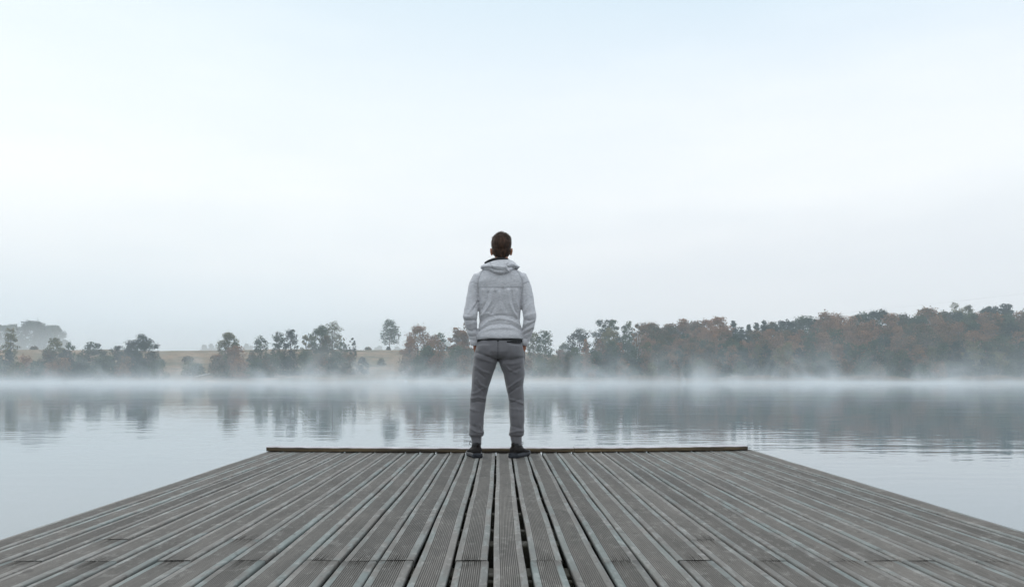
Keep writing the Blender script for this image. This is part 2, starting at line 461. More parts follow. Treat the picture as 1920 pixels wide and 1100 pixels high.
# ------------------------------------------------------------------ trees
def leaf_material(name, stops, rough=.85):
    m, t, b = material(name)
    tone = attr(t, "tone")
    n1 = noise(t, .8, 3)
    f = math_(t, 'ADD', math_(t, 'MULTIPLY', tone, .8), math_(t, 'MULTIPLY', n1, .2))
    c = ramp(t, f, stops)
    lnk(t, c, b.inputs['Base Color']); b.inputs['Roughness'].default_value = rough
    b.inputs['Specular IOR Level'].default_value = .0
    return m
LM = {
    'rust': leaf_material("rust_leaves", [(.1, (.07, .052, .022)), (.35, (.17, .095, .045)), (.6, (.26, .135, .07)), (.9, (.37, .195, .10))]),
    'brown': leaf_material("brown_green_leaves", [(.1, (.022, .04, .018)), (.4, (.075, .068, .028)), (.65, (.20, .105, .045)), (.9, (.34, .165, .075))]),
    'green': leaf_material("green_leaves", [(.1, (.012, .030, .016)), (.4, (.032, .060, .028)), (.7, (.068, .092, .036)), (.95, (.14, .14, .05))]),
    'dark': leaf_material("dark_leaves", [(.1, (.01, .018, .012)), (.5, (.014, .034, .020)), (.9, (.036, .060, .030))]),
    'olive': leaf_material("olive_leaves", [(.1, (.05, .06, .02)), (.5, (.12, .115, .04)), (.9, (.22, .175, .065))]),
}
def bark(name, c1, c2):
    m, t, b = material(name)
    lnk(t, ramp(t, noise(t, 1, 4, mscale=(3, 3, 1)), [(.35, c1), (.65, c2)]), b.inputs['Base Color']); b.inputs['Roughness'].default_value = .9
    return m
M_bark = bark("grey_brown_bark", (.03, .025, .02), (.075, .062, .05))
M_birch = bark("birch_bark", (.35, .34, .31), (.55, .53, .5))

def crown_arrays(r, W, H, kind, leaf, n):
    """blob centres/radii fill the crown envelope; leaves sit on and in the blobs"""
    nb = {'broad': 54, 'oval': 44, 'column': 40, 'spruce': 26, 'open': 24, 'bush': 20, 'dome': 60}[kind]
    C = []; R = []; T = []
    for i in range(nb):
        tt = (i+.5)/nb
        tt = min(.97, max(.03, tt+r.uniform(-.04, .04)))
        if kind in ('broad', 'dome'): env = math.sqrt(max(0, 1-(tt*1.12-.22)**2/.82)) if tt > .2 else .85+tt*.65
        elif kind == 'oval': env = math.sin(math.pi*min(1, tt*.74+.22))**.6
        elif kind == 'column': env = (math.sin(math.pi*min(1, tt*.82+.16))**.5)*.95
        elif kind == 'spruce': env = (1-tt)**.8+.08
        elif kind == 'open': env = math.sin(math.pi*min(1, tt*.75+.2))**.8
        else: env = math.sqrt(max(0.05, 1-tt*tt))
        env = min(env, 1)
        a = i*2.399+r.uniform(-.5, .5)
        br = {'broad': .125, 'dome': .11, 'oval': .15, 'column': .17, 'spruce': .17, 'open': .115, 'bush': .20}[kind]*r.uniform(.75, 1.3)*W
        if kind == 'spruce': br = .10*W+.16*W*(1-tt)
        rr = max(0, env*W/2-br*.3)*math.sqrt(r.uniform(.25, 1))
        ht = r.uniform(.82, 1.08) if kind in ('broad', 'oval', 'bush', 'open') else 1
        C.append((rr*math.cos(a), rr*math.sin(a), min(H-br*.5, max(br*.35, tt*H*ht)))); R.append(br); T.append(r.uniform(0, 1))
    C = np.array(C); R = np.array(R); T = np.array(T)
    w = R**2.2; w /= w.sum()
    idx = r.choice(nb, n, p=w)
    d = r.normal(size=(n, 3)); d /= np.linalg.norm(d, axis=1)[:, None]
    lump = 1+.22*np.sin(d[:, 0]*7+idx)*np.sin(d[:, 1]*6+idx*2)+.12*np.sin(d[:, 2]*11+idx)
    rad = R[idx]*(.35+.65*r.uniform(0, 1, n)**.45)*lump*np.where(r.uniform(0, 1, n) < .22, r.uniform(1.05, 1.5, n), 1)
    p = C[idx]+d*rad[:, None]*np.array([1, 1, .78])
    if kind == 'open': p += r.normal(size=(n, 3))*R[idx][:, None]*.18
    # leaf planes turned roughly outward with scatter
    nrm = d+r.normal(size=(n, 3))*.7+np.array([0, 0, .35]); nrm /= np.linalg.norm(nrm, axis=1)[:, None]
    u = np.cross(nrm, r.normal(size=(n, 3))); u /= np.linalg.norm(u, axis=1)[:, None]+1e-9
    v = np.cross(nrm, u)
    s = leaf*r.uniform(.55, 1.25, n)[:, None]
    u = u*s; v = v*s*r.uniform(.5, .95, n)[:, None]
    Vv = np.stack([p-u, p-v*.9, p+u, p+v], 1).reshape(-1, 3)
    Qq = np.arange(4*n).reshape(-1, 4)
    tb = r.uniform(-.1, .3)
    tone = np.repeat(np.clip(.15+tb+T[idx]*.4+r.normal(size=n)*.10+.08*d[:, 2], 0, 1), 4)
    return C, R, Vv, Qq, tone
def make_tree(name, x, y, z, W, H, kind, pal, label, cat="tree", group=None, trunk=.18, birch=False, seed=0, leaf=.29, dens=1.0):
    r = np.random.RandomState(seed+17)
    o = empty(name, (x, y, z-.25))
    tag(o, label, cat, group)
    hc = H*(1-trunk)           # crown height
    area = W*hc
    n = int(np.clip(area*24*dens*{'open': .55, 'bush': 1.2, 'dome': 1.0}.get(kind, 1), 450, 6500))
    C, R, Vv, Qq, tone = crown_arrays(r, W, hc, kind, leaf, n)
    Vv = Vv+np.array([0, 0, H*trunk+.25])
    mb = MB()
    tr = max(.10, H*.017)
    lean = r.uniform(-.02, .02, 2)*H
    zt = H*(.93 if kind in ('spruce', 'column') else .72)
    zz = np.linspace(0, 1, 7)
    axis = [Vector((lean[0]*a*a+.12*math.sin(a*5+seed), lean[1]*a*a, a*zt)) for a in zz]
    mb.tube(axis, [tr*(1.25 if i == 0 else 1)*(1-.78*a) for i, a in enumerate(zz)], 7)
    order = np.argsort(-R)[:9]
    for i in order:
        c = Vector((C[i][0], C[i][1], C[i][2]+H*trunk+.25))
        a = min(.9, max(.22, (c.z-.22*H)/zt*.8)); st = Vector((lean[0]*a*a, lean[1]*a*a, a*zt))
        mid = (st*.5+c*.5)+Vector((0, 0, -.05*H*r.rand()))
        mb.tube([st, mid, c], [tr*.42, tr*.28, tr*.10], 5)
    mb.build("trunk", M_birch if birch else M_bark, o)
    link("crown", quads_mesh("crown", Vv, Qq, dict(tone=tone)), LM[pal], o, smooth=False)
    return o
_seed = [100]
def tree_px(px, D, top, wpx, kind, pal, label, base=None, **kw):
    """a tree whose crown top shows at photo row `top`; stands on the terrain at distance D"""
    _seed[0] += 1
    x = (px-VX)/F*D; z = tz(x, D)
    ztop = CZ-(top-HY)/F*D
    if base is not None:
        z = min(z, CZ-(base-HY)/F*D)
    kw.setdefault('trunk', {'bush': .02, 'dome': .10, 'spruce': .04}.get(kind, .05))
    nm = kw.pop('name', {'bush': 'shrub', 'spruce': 'conifer'}.get(kind, 'broadleaf_tree'))
    cat = 'shrub' if kind == 'bush' else 'tree'
    return make_tree(nm, x, D, z, wpx/F*D, max(1.2, ztop-z), kind, pal, label, cat, seed=_seed[0], **kw)
#TREES_BEGIN
L = tree_px
# far trees on the plateau, pale in the haze
G1 = "misty rounded trees on the hill at far left"
for px, top, w in ((6, 611, 44), (24, 609, 34)):
    L(px, 430, top, w, 'dome', 'green', "misty rounded tree beside the great domed hilltop tree", group=G1, leaf=.5)
L(62, 425, 603, 60, 'dome', 'dark', "great domed tree pale in the mist on the far left hill, tallest there", leaf=.5)
L(100, 440, 612, 54, 'dome', 'green', "domed tree sloping down at the right end of the hilltop clump on the far left", leaf=.5)
G2 = "tiny pale blue trees far off behind the hill crest"
for px, top, w in ((383, 647, 16), (396, 645, 16), (408, 646, 14), (462, 644, 14), (471, 648, 12), (692, 650, 14), (712, 649, 16), (745, 650, 18), (765, 650, 16), (838, 641, 24), (705, 652, 14)):
    L(px, 860, top, w, 'dome', 'green', "tiny pale blue tree far off behind the crest of the hill", group=G2, leaf=.8)
# left shore
L(20, 292, 616, 30, 'oval', 'olive', "hazy olive tree rising at the far left edge before the domed hill trees", dens=.9)
L(17, 280, 656, 24, 'bush', 'dark', "small dark green round shrub at the far left edge of the shore")
L(-14, 285, 640, 40, 'broad', 'brown', "brown green tree cut by the left edge of the photo")
L(48, 276, 666, 34, 'bush', 'rust', "low rust brown shrub between the dark round shrub and the spreading olive tree")
L(103, 288, 634, 46, 'broad', 'olive', "spreading olive brown tree left of the dark shoreline trees")
L(92, 279, 655, 40, 'bush', 'brown', "brown shrub in front of the spreading olive tree")
L(95, 273, 680, 30, 'bush', 'rust', "low orange shrub just above the mist at the foot of the olive tree")
L(131, 290, 639, 30, 'open', 'green', "thin open tree with bare curling twigs right of the olive tree")
L(124, 280, 655, 34, 'bush', 'dark', "dark shrub at the foot of the thin open tree")
L(174, 281, 642, 50, 'broad', 'dark', "dark green squat tree standing alone left of the darkest big tree", dens=1.2)
L(150, 277, 662, 30, 'bush', 'green', "green shrub left of the squat dark tree")
L(221, 284, 644, 30, 'oval', 'dark', "narrow dark tree at the left shoulder of the darkest big tree")
L(246, 282, 637, 40, 'broad', 'dark', "dark middle tree joined to the darkest big tree on its left", dens=1.2)
L(273, 281, 628, 64, 'broad', 'dark', "darkest big round tree on the left shore, above the mist", dens=1.3)
L(205, 276, 668, 36, 'bush', 'green', "green shrub under the gap between the two dark trees")
L(355, 277, 676, 26, 'bush', 'olive', "low olive shrub on the bare bank right of the darkest big tree")
L(372, 275, 682, 34, 'bush', 'green', "low green shrub beside the fallen pale trunk")
L(429, 292, 625, 46, 'broad', 'olive', "pale olive tree with airy top alone on the bank", dens=1.7)
L(440, 284, 646, 44, 'bush', 'rust', "rust brown shrub in front of the pale olive tree")
L(407, 279, 664, 34, 'bush', 'brown', "brown shrub left below the pale olive tree")
L(462, 277, 676, 40, 'bush', 'green', "green shrub right below the rust brown one")
L(489, 287, 630, 34, 'oval', 'green', "dark pointed tree, first of the row after the pale olive tree")
L(473, 279, 662, 26, 'bush', 'brown', "brown green shrub at the foot of the dark pointed tree")
L(523, 290, 621, 32, 'oval', 'green', "second tall tree of the row after the pale olive tree")
L(545, 286, 618, 32, 'column', 'dark', "third tree of the row, darkest of the slender trees")
L(574, 292, 624, 24, 'open', 'olive', "thin see-through tree between the slender row and the tall oval pair", dens=1.5)
L(600, 296, 610, 40, 'oval', 'green', "tall tree with holes in its crown, left one of the oval pair", dens=1.6)
L(624, 315, 604, 42, 'oval', 'olive', "tall pale tree fading in mist, right one of the oval pair", dens=.75)
L(615, 282, 630, 34, 'oval', 'brown', "olive brown tree in front of the tall oval pair")
L(643, 292, 640, 26, 'open', 'green', "small spreading tree right of the tall oval pair", dens=1.3)
L(661, 296, 634, 20, 'open', 'dark', "small sparse wind bent tree at the end of the row, on the hill crest", dens=.9)
for px, top, w, pal in ((512, 664, 40, 'green'), (540, 668, 36, 'dark'), (572, 656, 42, 'green'), (598, 664, 44, 'brown'), (632, 660, 40, 'green'), (655, 662, 34, 'brown')):
    L(px, 276+(px % 5), top, w, 'bush', pal, "thicket shrub beneath the tall oval pair", group="thicket shrubs beneath the slender trees")
L(681, 278, 666, 24, 'bush', 'dark', "dark round shrub at the right end of the thicket, on the brown bank")
L(731, 332, 600, 38, 'oval', 'green', "lone tall tree standing on the crest of the hill with bare trunk", trunk=.24, dens=1.1, name='broadleaf_tree')
L(728, 318, 659, 8, 'bush', 'dark', "tiny dark bush on the slope below the lone tall tree")
L(783, 287, 612, 56, 'oval', 'rust', "big rusty tree right of the lone hill tree", dens=1.1)
L(768, 280, 632, 34, 'bush', 'rust', "rust shrub at the left foot of the big rusty tree")
L(812, 282, 628, 54, 'broad', 'rust', "rust and green tree beside the big rusty tree")
L(800, 277, 650, 44, 'bush', 'green', "dark green shrub between the rusty trees")
L(826, 300, 622, 36, 'open', 'green', "see-through green tree behind the rust and green tree", dens=1.1)
L(830, 277, 664, 30, 'bush', 'brown', "brown shrub right below the rust and green tree")
L(861, 286, 615, 48, 'broad', 'rust', "airy rusty tree just left of the man's elbow", dens=2.0)
L(878, 290, 603, 36, 'oval', 'rust', "tall rusty tree half hidden by the man's left sleeve")
L(856, 278, 650, 44, 'bush', 'green', "green shrub in mist left of the man's hip")
L(884, 277, 648, 44, 'bush', 'brown', "brown shrub half hidden by the man's left hip")
for px, D_, top, w in ((352, 296, 668, 20), (690, 322, 657, 12), (715, 290, 672, 16), (64, 322, 659, 14)):
    L(px, D_, top, w, 'bush', 'olive' if px % 2 else 'brown', "small scrubby shrub on the open tan slope", group="scrub on the open slope")
# between the man's legs and right of him
L(935, 283, 655, 40, 'bush', 'green', "green shrub behind the man's hips")
L(968, 283, 640, 36, 'oval', 'brown', "brown green tree behind the man's right hip")
L(1001, 298, 624, 32, 'oval', 'olive', "faint airy tree between the man's right sleeve and the round green tree", dens=1.3)
L(1022, 284, 621, 38, 'column', 'green', "round topped green tree first right of the man, clear of the wood")
L(1052, 286, 655, 30, 'bush', 'rust', "rusty shrub between the round topped green tree and the wood")
L(1058, 292, 640, 32, 'oval', 'green', "open green tree at the left foot of the wood")
L(1086, 296, 617, 54, 'broad', 'dark', "dark tree at the left end of the wood, stepping up from the gap")
L(1098, 284, 634, 28, 'spruce', 'rust', "small pointed rusty tree before the left end of the wood", name='broadleaf_tree')
L(1125, 283, 636, 36, 'oval', 'rust', "rusty oval tree in front of the misty hollow of the wood")
L(1162, 282, 641, 24, 'column', 'rust', "slim rusty tree beside the bare tan clearing at the wood's edge")
L(1130, 318, 600, 44, 'oval', 'dark', "dark narrow tree rising highest at the wood's left end")
L(1150, 324, 600, 40, 'broad', 'green', "pale green tree in the misty hollow, next to the narrow dark one")
L(1176, 322, 602, 38, 'broad', 'green', "green tree in the misty hollow, left of the birch")
L(1142, 300, 615, 46, 'broad', 'olive', "olive tree low in the misty hollow of the wood")
L(1175, 296, 628, 40, 'oval', 'green', "green tree behind the slim rusty one")
L(1196, 300, 603, 24, 'open', 'brown', "birch with pale bare trunk near the left of the wood", birch=True, trunk=.5, dens=1.3, name='birch_tree')
L(1232, 282, 640, 22, 'open', 'green', "small birch with thin pale trunk in front of the wood", birch=True, trunk=.35, name='birch_tree')
L(1190, 276, 684, 34, 'bush', 'green', "low green shrub before the tan clearing")
for px, top, w, pal in ((958, 670, 40, 'green'), (985, 668, 36, 'brown'), (1012, 672, 34, 'green'), (1040, 668, 38, 'olive'), (1064, 660, 34, 'brown'), (1078, 650, 40, 'green'), (1102, 664, 36, 'rust'), (1118, 658, 40, 'green'), (1142, 660, 44, 'dark'), (1150, 640, 40, 'green'), (1168, 672, 34, 'brown'), (1185, 650, 44, 'green'), (1212, 660, 40, 'brown')):
    L(px, 277+(px % 4), top, w, 'bush', pal, "misty shrub between the man and the wood", group="shrubs between the man and the wood")
for px, top, w, pal in ((-8, 672, 44, 'green'), (32, 680, 34, 'olive'), (70, 676, 38, 'green'), (118, 672, 44, 'brown'), (150, 678, 40, 'dark'), (188, 668, 40, 'green'), (232, 668, 40, 'brown'), (262, 672, 44, 'dark'), (296, 674, 36, 'green'), (420, 678, 36, 'brown'), (448, 668, 40, 'rust'), (480, 674, 36, 'green'), (500, 668, 30, 'brown'), (765, 662, 34, 'brown'), (785, 668, 44, 'green'), (815, 668, 40, 'rust'), (845, 672, 36, 'green'), (870, 668, 40, 'rust')):
    L(px, 271+(px % 4), top, w, 'bush', pal, "low shrub in the mist along the left waterline", group="low shrubs along the left waterline")
# the big wood: rear outline, middle, front rows
W1 = "trees along the skyline of the wood"
W2 = "trees in the middle of the wood"
W3 = "front trees of the wood along the reeds"
def outline(px):
    xs_ = [1190, 1215, 1240, 1262, 1280, 1320, 1345, 1372, 1388, 1410, 1440, 1475, 1500, 1530, 1567, 1590, 1620, 1660, 1700, 1735, 1760, 1800, 1830, 1870, 1900, 1960]
    ys_ = [604, 604, 606, 602, 603, 597, 596, 604, 610, 603, 605, 597, 600, 595, 582, 590, 586, 588, 592, 582, 588, 586, 590, 588, 584, 580]
    return float(np.interp(px, xs_, ys_))
KN = {'rust': 'rust brown', 'brown': 'dull brown', 'green': 'green', 'dark': 'dark green', 'olive': 'olive'}
rr = random.Random(9)
px = 1212
while px < 1965:
    pal = rr.choice(['green', 'dark', 'brown', 'rust', 'brown']); 
    kind = rr.choice(['broad', 'oval', 'column', 'oval'])
    if 1375 < px < 1440: kind, pal = 'spruce', 'dark'
    if 1460 < px < 1495: pal = 'dark'
    if 1545 < px < 1590: kind, pal = 'oval', 'rust'
    if 1300 < px < 1365: kind, pal = 'broad', 'rust'
    w = rr.uniform(46, 68) if kind != 'spruce' else 36
    tree_px(px, rr.uniform(335, 360), outline(px)+rr.uniform(-4, 6), w, kind, pal,
            f"{KN[pal]} {'pointed' if kind=='spruce' else 'rounded' if kind=='broad' else 'upright'} tree on the wood skyline", group=W1, dens=1.1, leaf=.4, trunk=.05)
    px += w*.40
L(1737, 362, 579, 40, 'open', 'rust', "ragged orange tree poking above the wood's skyline", dens=2)
L(1765, 365, 583, 34, 'broad', 'green', "little grey green crown just right of the ragged orange tree")
L(1796, 366, 569, 40, 'oval', 'olive', "pale tall tree above the skyline, left of a twin top")
L(1819, 366, 571, 34, 'oval', 'olive', "pale slim tree above the skyline, right of a twin top")
L(1849, 370, 573, 42, 'broad', 'dark', "bluish dark crown above the skyline, left of the last two", leaf=.4)
L(1867, 372, 575, 40, 'broad', 'dark', "bluish dark crown in the middle of the three at the skyline's right end", leaf=.4)
L(1888, 370, 570, 42, 'broad', 'dark', "bluish dark crown at the skyline near the right edge of the photo", leaf=.4)
for row, (D0, D1, gname, o0, o1) in enumerate(((308, 324, W2, 14, 24), (290, 303, W2, 28, 42))):
    px = 1205+row*13
    while px < 1975:
        pal = rr.choice(['rust', 'rust', 'brown', 'green', 'brown', 'dark']); kind = rr.choice(['broad', 'oval', 'broad', 'column'])
        w = rr.uniform(42, 66)
        tree_px(px, rr.uniform(D0, D1), outline(px)+rr.uniform(o0, o1), w, kind, pal,
                f"{KN[pal]} {'round' if kind=='broad' else 'upright'} tree in the middle of the wood", group=gname, dens=.95)
        px += w*.5
px = 1214
while px < 1975:
    pal = rr.choice(['brown', 'rust', 'green', 'dark', 'green', 'olive']); kind = rr.choice(['oval', 'column', 'oval', 'broad'])
    w = rr.uniform(26, 46)
    tree_px(px, rr.uniform(276, 284), rr.uniform(632, 660), w, kind, pal,
            f"{KN[pal]} {'round' if kind=='broad' else 'slender'} tree at the wood front", group=W3, trunk=.03)
    px += w*.66
px = 1222
while px < 1975:
    pal = rr.choice(['brown', 'green', 'dark', 'olive']); w = rr.uniform(22, 40)
    tree_px(px, rr.uniform(271, 274), rr.uniform(672, 686), w, 'bush', pal, f"low {KN[pal]} shrub between the reeds and the wood", group="shrubs behind the reeds")
    px += w*.9
L(1836, 283, 636, 20, 'open', 'green', "young birch with a thin pale trunk before the right part of the wood", birch=True, trunk=.45, name='birch_tree')
ORD = "first second third fourth fifth sixth seventh eighth ninth tenth eleventh twelfth thirteenth fourteenth fifteenth sixteenth seventeenth eighteenth nineteenth twentieth".split()
ORD += ["twenty-"+o_ for o_ in ORD[:9]]
from collections import defaultdict
same = defaultdict(list)
for o_ in scene.collection.objects:
    if o_.parent is None and o_.get("label") and o_.get("group"): same[o_["label"]].append(o_)
for lab, objs in same.items():
    if len(objs) < 2: continue
    objs.sort(key=lambda o_: o_.location.x/o_.location.y)
    for i_, o_ in enumerate(objs): o_["label"] = f"{lab}, {ORD[i_]} from the left"
#TREES_END

# ------------------------------------------------------------------ reeds, fallen trunk, bird, power line
r = np.random.RandomState(3)
n = 26000
x = r.uniform(22, 235, n); sh = SHORE+wob(x, 0, 38.0)*5
y = sh+r.uniform(-3.0, 3.5, n)
h_ = r.uniform(1.3, 2.0, n)*(.8+.25*np.sin(x/6)+.1*np.sin(x/1.7))*np.clip((x-18)/22, .2, 1)
z0 = np.maximum(terrain_z(x, y), -.5)
a = r.uniform(0, math.pi, n); w = .06
dx, dy = np.cos(a)*w, np.sin(a)*w
ln = r.normal(size=(n, 2))*.10
Vr = np.stack([np.stack([x-dx, y-dy, z0], -1), np.stack([x+dx, y+dy, z0], -1),
               np.stack([x+dx*.8+ln[:, 0], y+dy*.8+ln[:, 1], z0+h_], -1), np.stack([x-dx*.8+ln[:, 0], y-dy*.8+ln[:, 1], z0+h_*1.04], -1)], 1).reshape(-1, 3)
m, t, b = material("dry_reeds")
lnk(t, ramp(t, noise(t, .35, 4), [(.35, (.17, .12, .065)), (.65, (.30, .205, .125))]), b.inputs['Base Color']); b.inputs['Roughness'].default_value = .9
tag(link("reeds", quads_mesh("reeds", Vr, np.arange(4*n).reshape(-1, 4)), m, smooth=False), "band of dry tan reeds along the far right shore", "reeds", kind="stuff")

p = P(381, 679, 272); 
log = MB()
q = Vector((p.x, 272, tz(p.x, 272)+.7))
log.tube([q+Vector((-2.8, 0, -.35)), q+Vector((0, .4, .25)), q+Vector((2.2, .6, .75))], [.22, .19, .10], 8)
log.tube([q+Vector((.2, .4, .3)), q+Vector((.9, .2, 1.1))], [.09, .03], 6)
tag(log.build("fallen_trunk", M_birch), "pale fallen tree trunk lying on the left bank", "log")

m, t, b = material("white_feathers"); lnk(t, ramp(t, noise(t, 6, 3), [(.3, (.72, .73, .75)), (.7, (.82, .82, .82))]), b.inputs['Base Color'])
bx = (761-VX)/F*259
sw = MB()
sw.ball((bx, 259, .22), (.42, .22, .22), 16, 10)
sw.ball((bx+.34, 259, .30), (.22, .12, .09), 12, 8)
sw.tube([(bx-.30, 259, .25), (bx-.46, 259, .45), (bx-.44, 259, .70), (bx-.50, 259, .86)], [.10, .06, .045, .05], 8)
sw.ball((bx-.54, 259, .88), (.10, .06, .06), 10, 8)
sw_o = sw.remesh("swan", .03, 3, m)
tag(sw_o, "small white swan at the foot of the far bank below the rusty trees", "bird")
m, t, b = material("orange_beak"); b.inputs['Base Color'].default_value = (.45, .16, .03, 1)
mb = MB(); mb.tube([(bx-.62, 259, .875), (bx-.74, 259, .855)], [.03, .012], 8); mb.build("beak", m, sw_o)

m, t, b = material("cable_metal"); b.inputs['Base Color'].default_value = (.08, .09, .10, 1); b.inputs['Metallic'].default_value = .3
pl = empty("power_line", (P(2080, 560, 420).x, 420, 0)); tag(pl, "faint overhead power cable rising to the right above the wood", "power line")
ox = pl.location.x
pts_ = []
for i in range(25):
    px = 1520+(2080-1520)*i/24
    py = np.interp(px, [1520, 1600, 1700, 1800, 1900, 2080], [604, 583.5, 574.5, 563.5, 552.5, 527])
    v = P(px, py, 420); pts_.append((v.x-ox, 0, v.z))
mb = MB(); mb.tube(pts_, [.02]*25, 6); mb.build("cable", m, pl)
for px, top in ((1520, 604), (2080, 527)):
    v = P(px, top, 420); mb = MB(); mb.tube([(v.x-ox, 0, tz(v.x, 420)-.5), (v.x-ox, 0, v.z+.3)], [.2, .13], 8)
    mb.tube([(v.x-ox-.9, 0, v.z-.15), (v.x-ox+.9, 0, v.z-.15)], [.09, .09], 6); mb.build("pole", M_bark, pl)

#PERSON_BEGIN
# ------------------------------------------------------------------ the man
KS = 0.987
MAN_Y = 6.27
def mp3(co, no=None):
    co = co.copy(); co[:, 0] *= KS; co[:, 2] = .62+(co[:, 2]-.62)*KS; return co
def seg_dist(x, z, poly):
    d = np.full(len(x), 9.0)
    for (ax, az), (bx_, bz) in zip(poly[:-1], poly[1:]):
        vx, vz = bx_-ax, bz-az; L2 = vx*vx+vz*vz+1e-12
        tt = np.clip(((x-ax)*vx+(z-az)*vz)/L2, 0, 1)
        d = np.minimum(d, np.hypot(x-ax-tt*vx, z-az-tt*vz))
    return d
def J1(pts): return [((840+a/4.585-937)/235.1, .62-(420+b_/4.583-709)/235.1) for a, b_ in pts]
def J2(pts): return [((840+a/4.4-937)/235.1, .62-(620+b_/4.4-709)/235.1) for a, b_ in pts]
def fold_disp(co, no, folds):
    back = np.clip(-no[:, 1]*1.4+.25, 0, 1)
    d = np.zeros(len(co))
    for poly, w, amp in folds:
        d += amp*np.exp(-(seg_dist(co[:, 0], co[:, 2], poly)/w)**2)
    return d*back
def crinkle(co, amp, s1=9., s2=21.):
    out = np.empty(len(co))
    for i, c in enumerate(co):
        v = Vector((float(c[0]), float(c[1]), float(c[2])))
        out[i] = mnoise.noise(Vector((v.x*s1, v.y*s1, v.z*s1*1.7)))+.5*mnoise.noise(Vector((v.x*s2+5, v.y*s2, v.z*s2*1.6)))
    return out*amp
man = empty("person", (0, MAN_Y, DECK))
tag(man, "man seen from behind in grey hooded jacket and joggers, hands in pockets on the pier", "person")

m, t, b = material("skin")
lnk(t, ramp(t, noise(t, 14, 4), [(.3, (.40, .17, .10)), (.7, (.50, .23, .145))]), b.inputs['Base Color'])
b.inputs['Roughness'].default_value = .5; b.inputs['Subsurface Weight'].default_value = .3; b.inputs['Subsurface Radius'].default_value = (.02, .006, .003)
M_skin = m

# body: one continuous skin
HX = .013
body = MB()
body.ball((HX, -.004, 1.685), (.074, .092, .088), 28, 18)
body.ball((HX, .030, 1.625), (.056, .058, .070), 24, 14)
body.ball((HX, .058, 1.578), (.030, .026, .022), 16, 10)        # chin
body.ball((HX, .100, 1.640), (.0125, .018, .013), 12, 8)        # nose tip
body.tube([(HX, .080, 1.69), (HX, .100, 1.648)], [.008, .012], 10)
body.tube([(HX-.045, .070, 1.695), (HX-.02, .082, 1.702), (HX+.02, .082, 1.702), (HX+.045, .070, 1.695)], [.010, .011, .011, .010], 10)
body.tube([(HX-.022, .079, 1.607), (HX, .086, 1.609), (HX+.022, .079, 1.607)], [.004, .0075, .004], 10)
body.tube([(HX-.02, .078, 1.598), (HX, .085, 1.597), (HX+.02, .078, 1.598)], [.004, .008, .004], 10)
for s in (-1, 1):
    body.ball((HX+s*.040, .060, 1.655), (.020, .018, .017), 12, 8)   # cheekbones
    # ears
    from mathutils import Matrix
    rot = Matrix.Rotation(math.radians(-22*s), 3, 'Z') @ Matrix.Rotation(math.radians(8*s), 3, 'Y')
    body.ball((HX+s*.0785, .000, 1.626), (.0085, .020, .031), 14, 12, rot)
    body.tube([(HX+s*.080, -.014, 1.610), (HX+s*.087, -.018, 1.632), (HX+s*.086, -.008, 1.652), (HX+s*.083, .008, 1.654)], [.0045, .0055, .005, .0045], 8)
body.loft([(0, -.012, 1.44, .075, .065), (.004, -.012, 1.50, .058, .058), (HX, -.012, 1.57, .053, .056), (HX, -.006, 1.63, .052, .06)], 24)
body.loft([(0, 0, .84, .155, .09), (0, 0, .95, .145, .085), (0, 0, 1.08, .135, .08), (0, 0, 1.25, .15, .09), (0, 0, 1.38, .165, .085), (0, 0, 1.44, .13, .07), (0, 0, 1.475, .07, .055)], 24)
ARM_L = [(-.115, -.002, 1.430), (-.166, -.006, 1.412), (-.200, -.014, 1.340), (-.215, -.022, 1.27), (-.226, -.03, 1.18), (-.237, -.038, 1.105), (-.228, -.026, 1.055), (-.220, -.008, 1.0), (-.205, .008, .945), (-.191, .020, .902)]
ARM_R = [(.115, -.002, 1.430), (.166, -.006, 1.412), (.200, -.014, 1.340), (.219, -.022, 1.27), (.228, -.03, 1.18), (.240, -.038, 1.105), (.232, -.026, 1.055), (.223, -.008, 1.0), (.207, .008, .945), (.191, .020, .902)]
for s, AR in ((-1, ARM_L), (1, ARM_R)):
    body.tube(AR, [.035, .043, .042, .036, .038, .036, .035, .030, .026, .024], 16)
    wr = Vector(AR[-1])
    palm = [wr, wr+Vector((s*-.002, .012, -.028)), wr+Vector((s*-.020, .026, -.065)), wr+Vector((s*-.032, .034, -.095))]
    body.tube(palm, [.024, .026, .034, .030], 14, .55)
    for f, (oy, L_, r_) in enumerate(((.026, .072, .0085), (.009, .080, .009), (-.008, .074, .0085), (-.024, .058, .0075))):
        a = palm[-1]+Vector((0, oy*.95, .006)); bend = Vector((s*-.006, .010, -.035))*(L_/.08)
        body.tube([a, a+bend, a+bend*1.75+Vector((s*-.006, .004, 0)), a+bend*2.3+Vector((s*-.014, .006, 0))], [r_, r_*.95, r_*.88, r_*.7], 9)
    th = palm[1]+Vector((s*-.004, .022, -.006))
    body.tube([th, th+Vector((s*-.006, .022, -.022)), th+Vector((s*-.010, .030, -.048)), th+Vector((s*-.012, .032, -.066))], [.012, .0105, .0095, .0075], 9)
LEG_L = [(-.095, 0, .87), (-.113, 0, .765), (-.1375, 0, .658), (-.1575, .006, .55), (-.1745, .010, .437), (-.184, -.004, .33), (-.186, -.006, .233), (-.186, 0, .16), (-.184, 0, .06)]
LEG_R = [(.09, 0, .87), (.090, 0, .765), (.1125, 0, .658), (.119, .006, .55), (.136, .010, .437), (.137, -.004, .33), (.1385, -.006, .233), (.132, 0, .16), (.133, 0, .06)]
for LG in (LEG_L, LEG_R):
    body.tube(LG, [.085, .082, .068, .054, .050, .048, .040, .031, .030], 18)
body_o = body.remesh("body", .0042, 3, M_skin, man, deform=mp3)
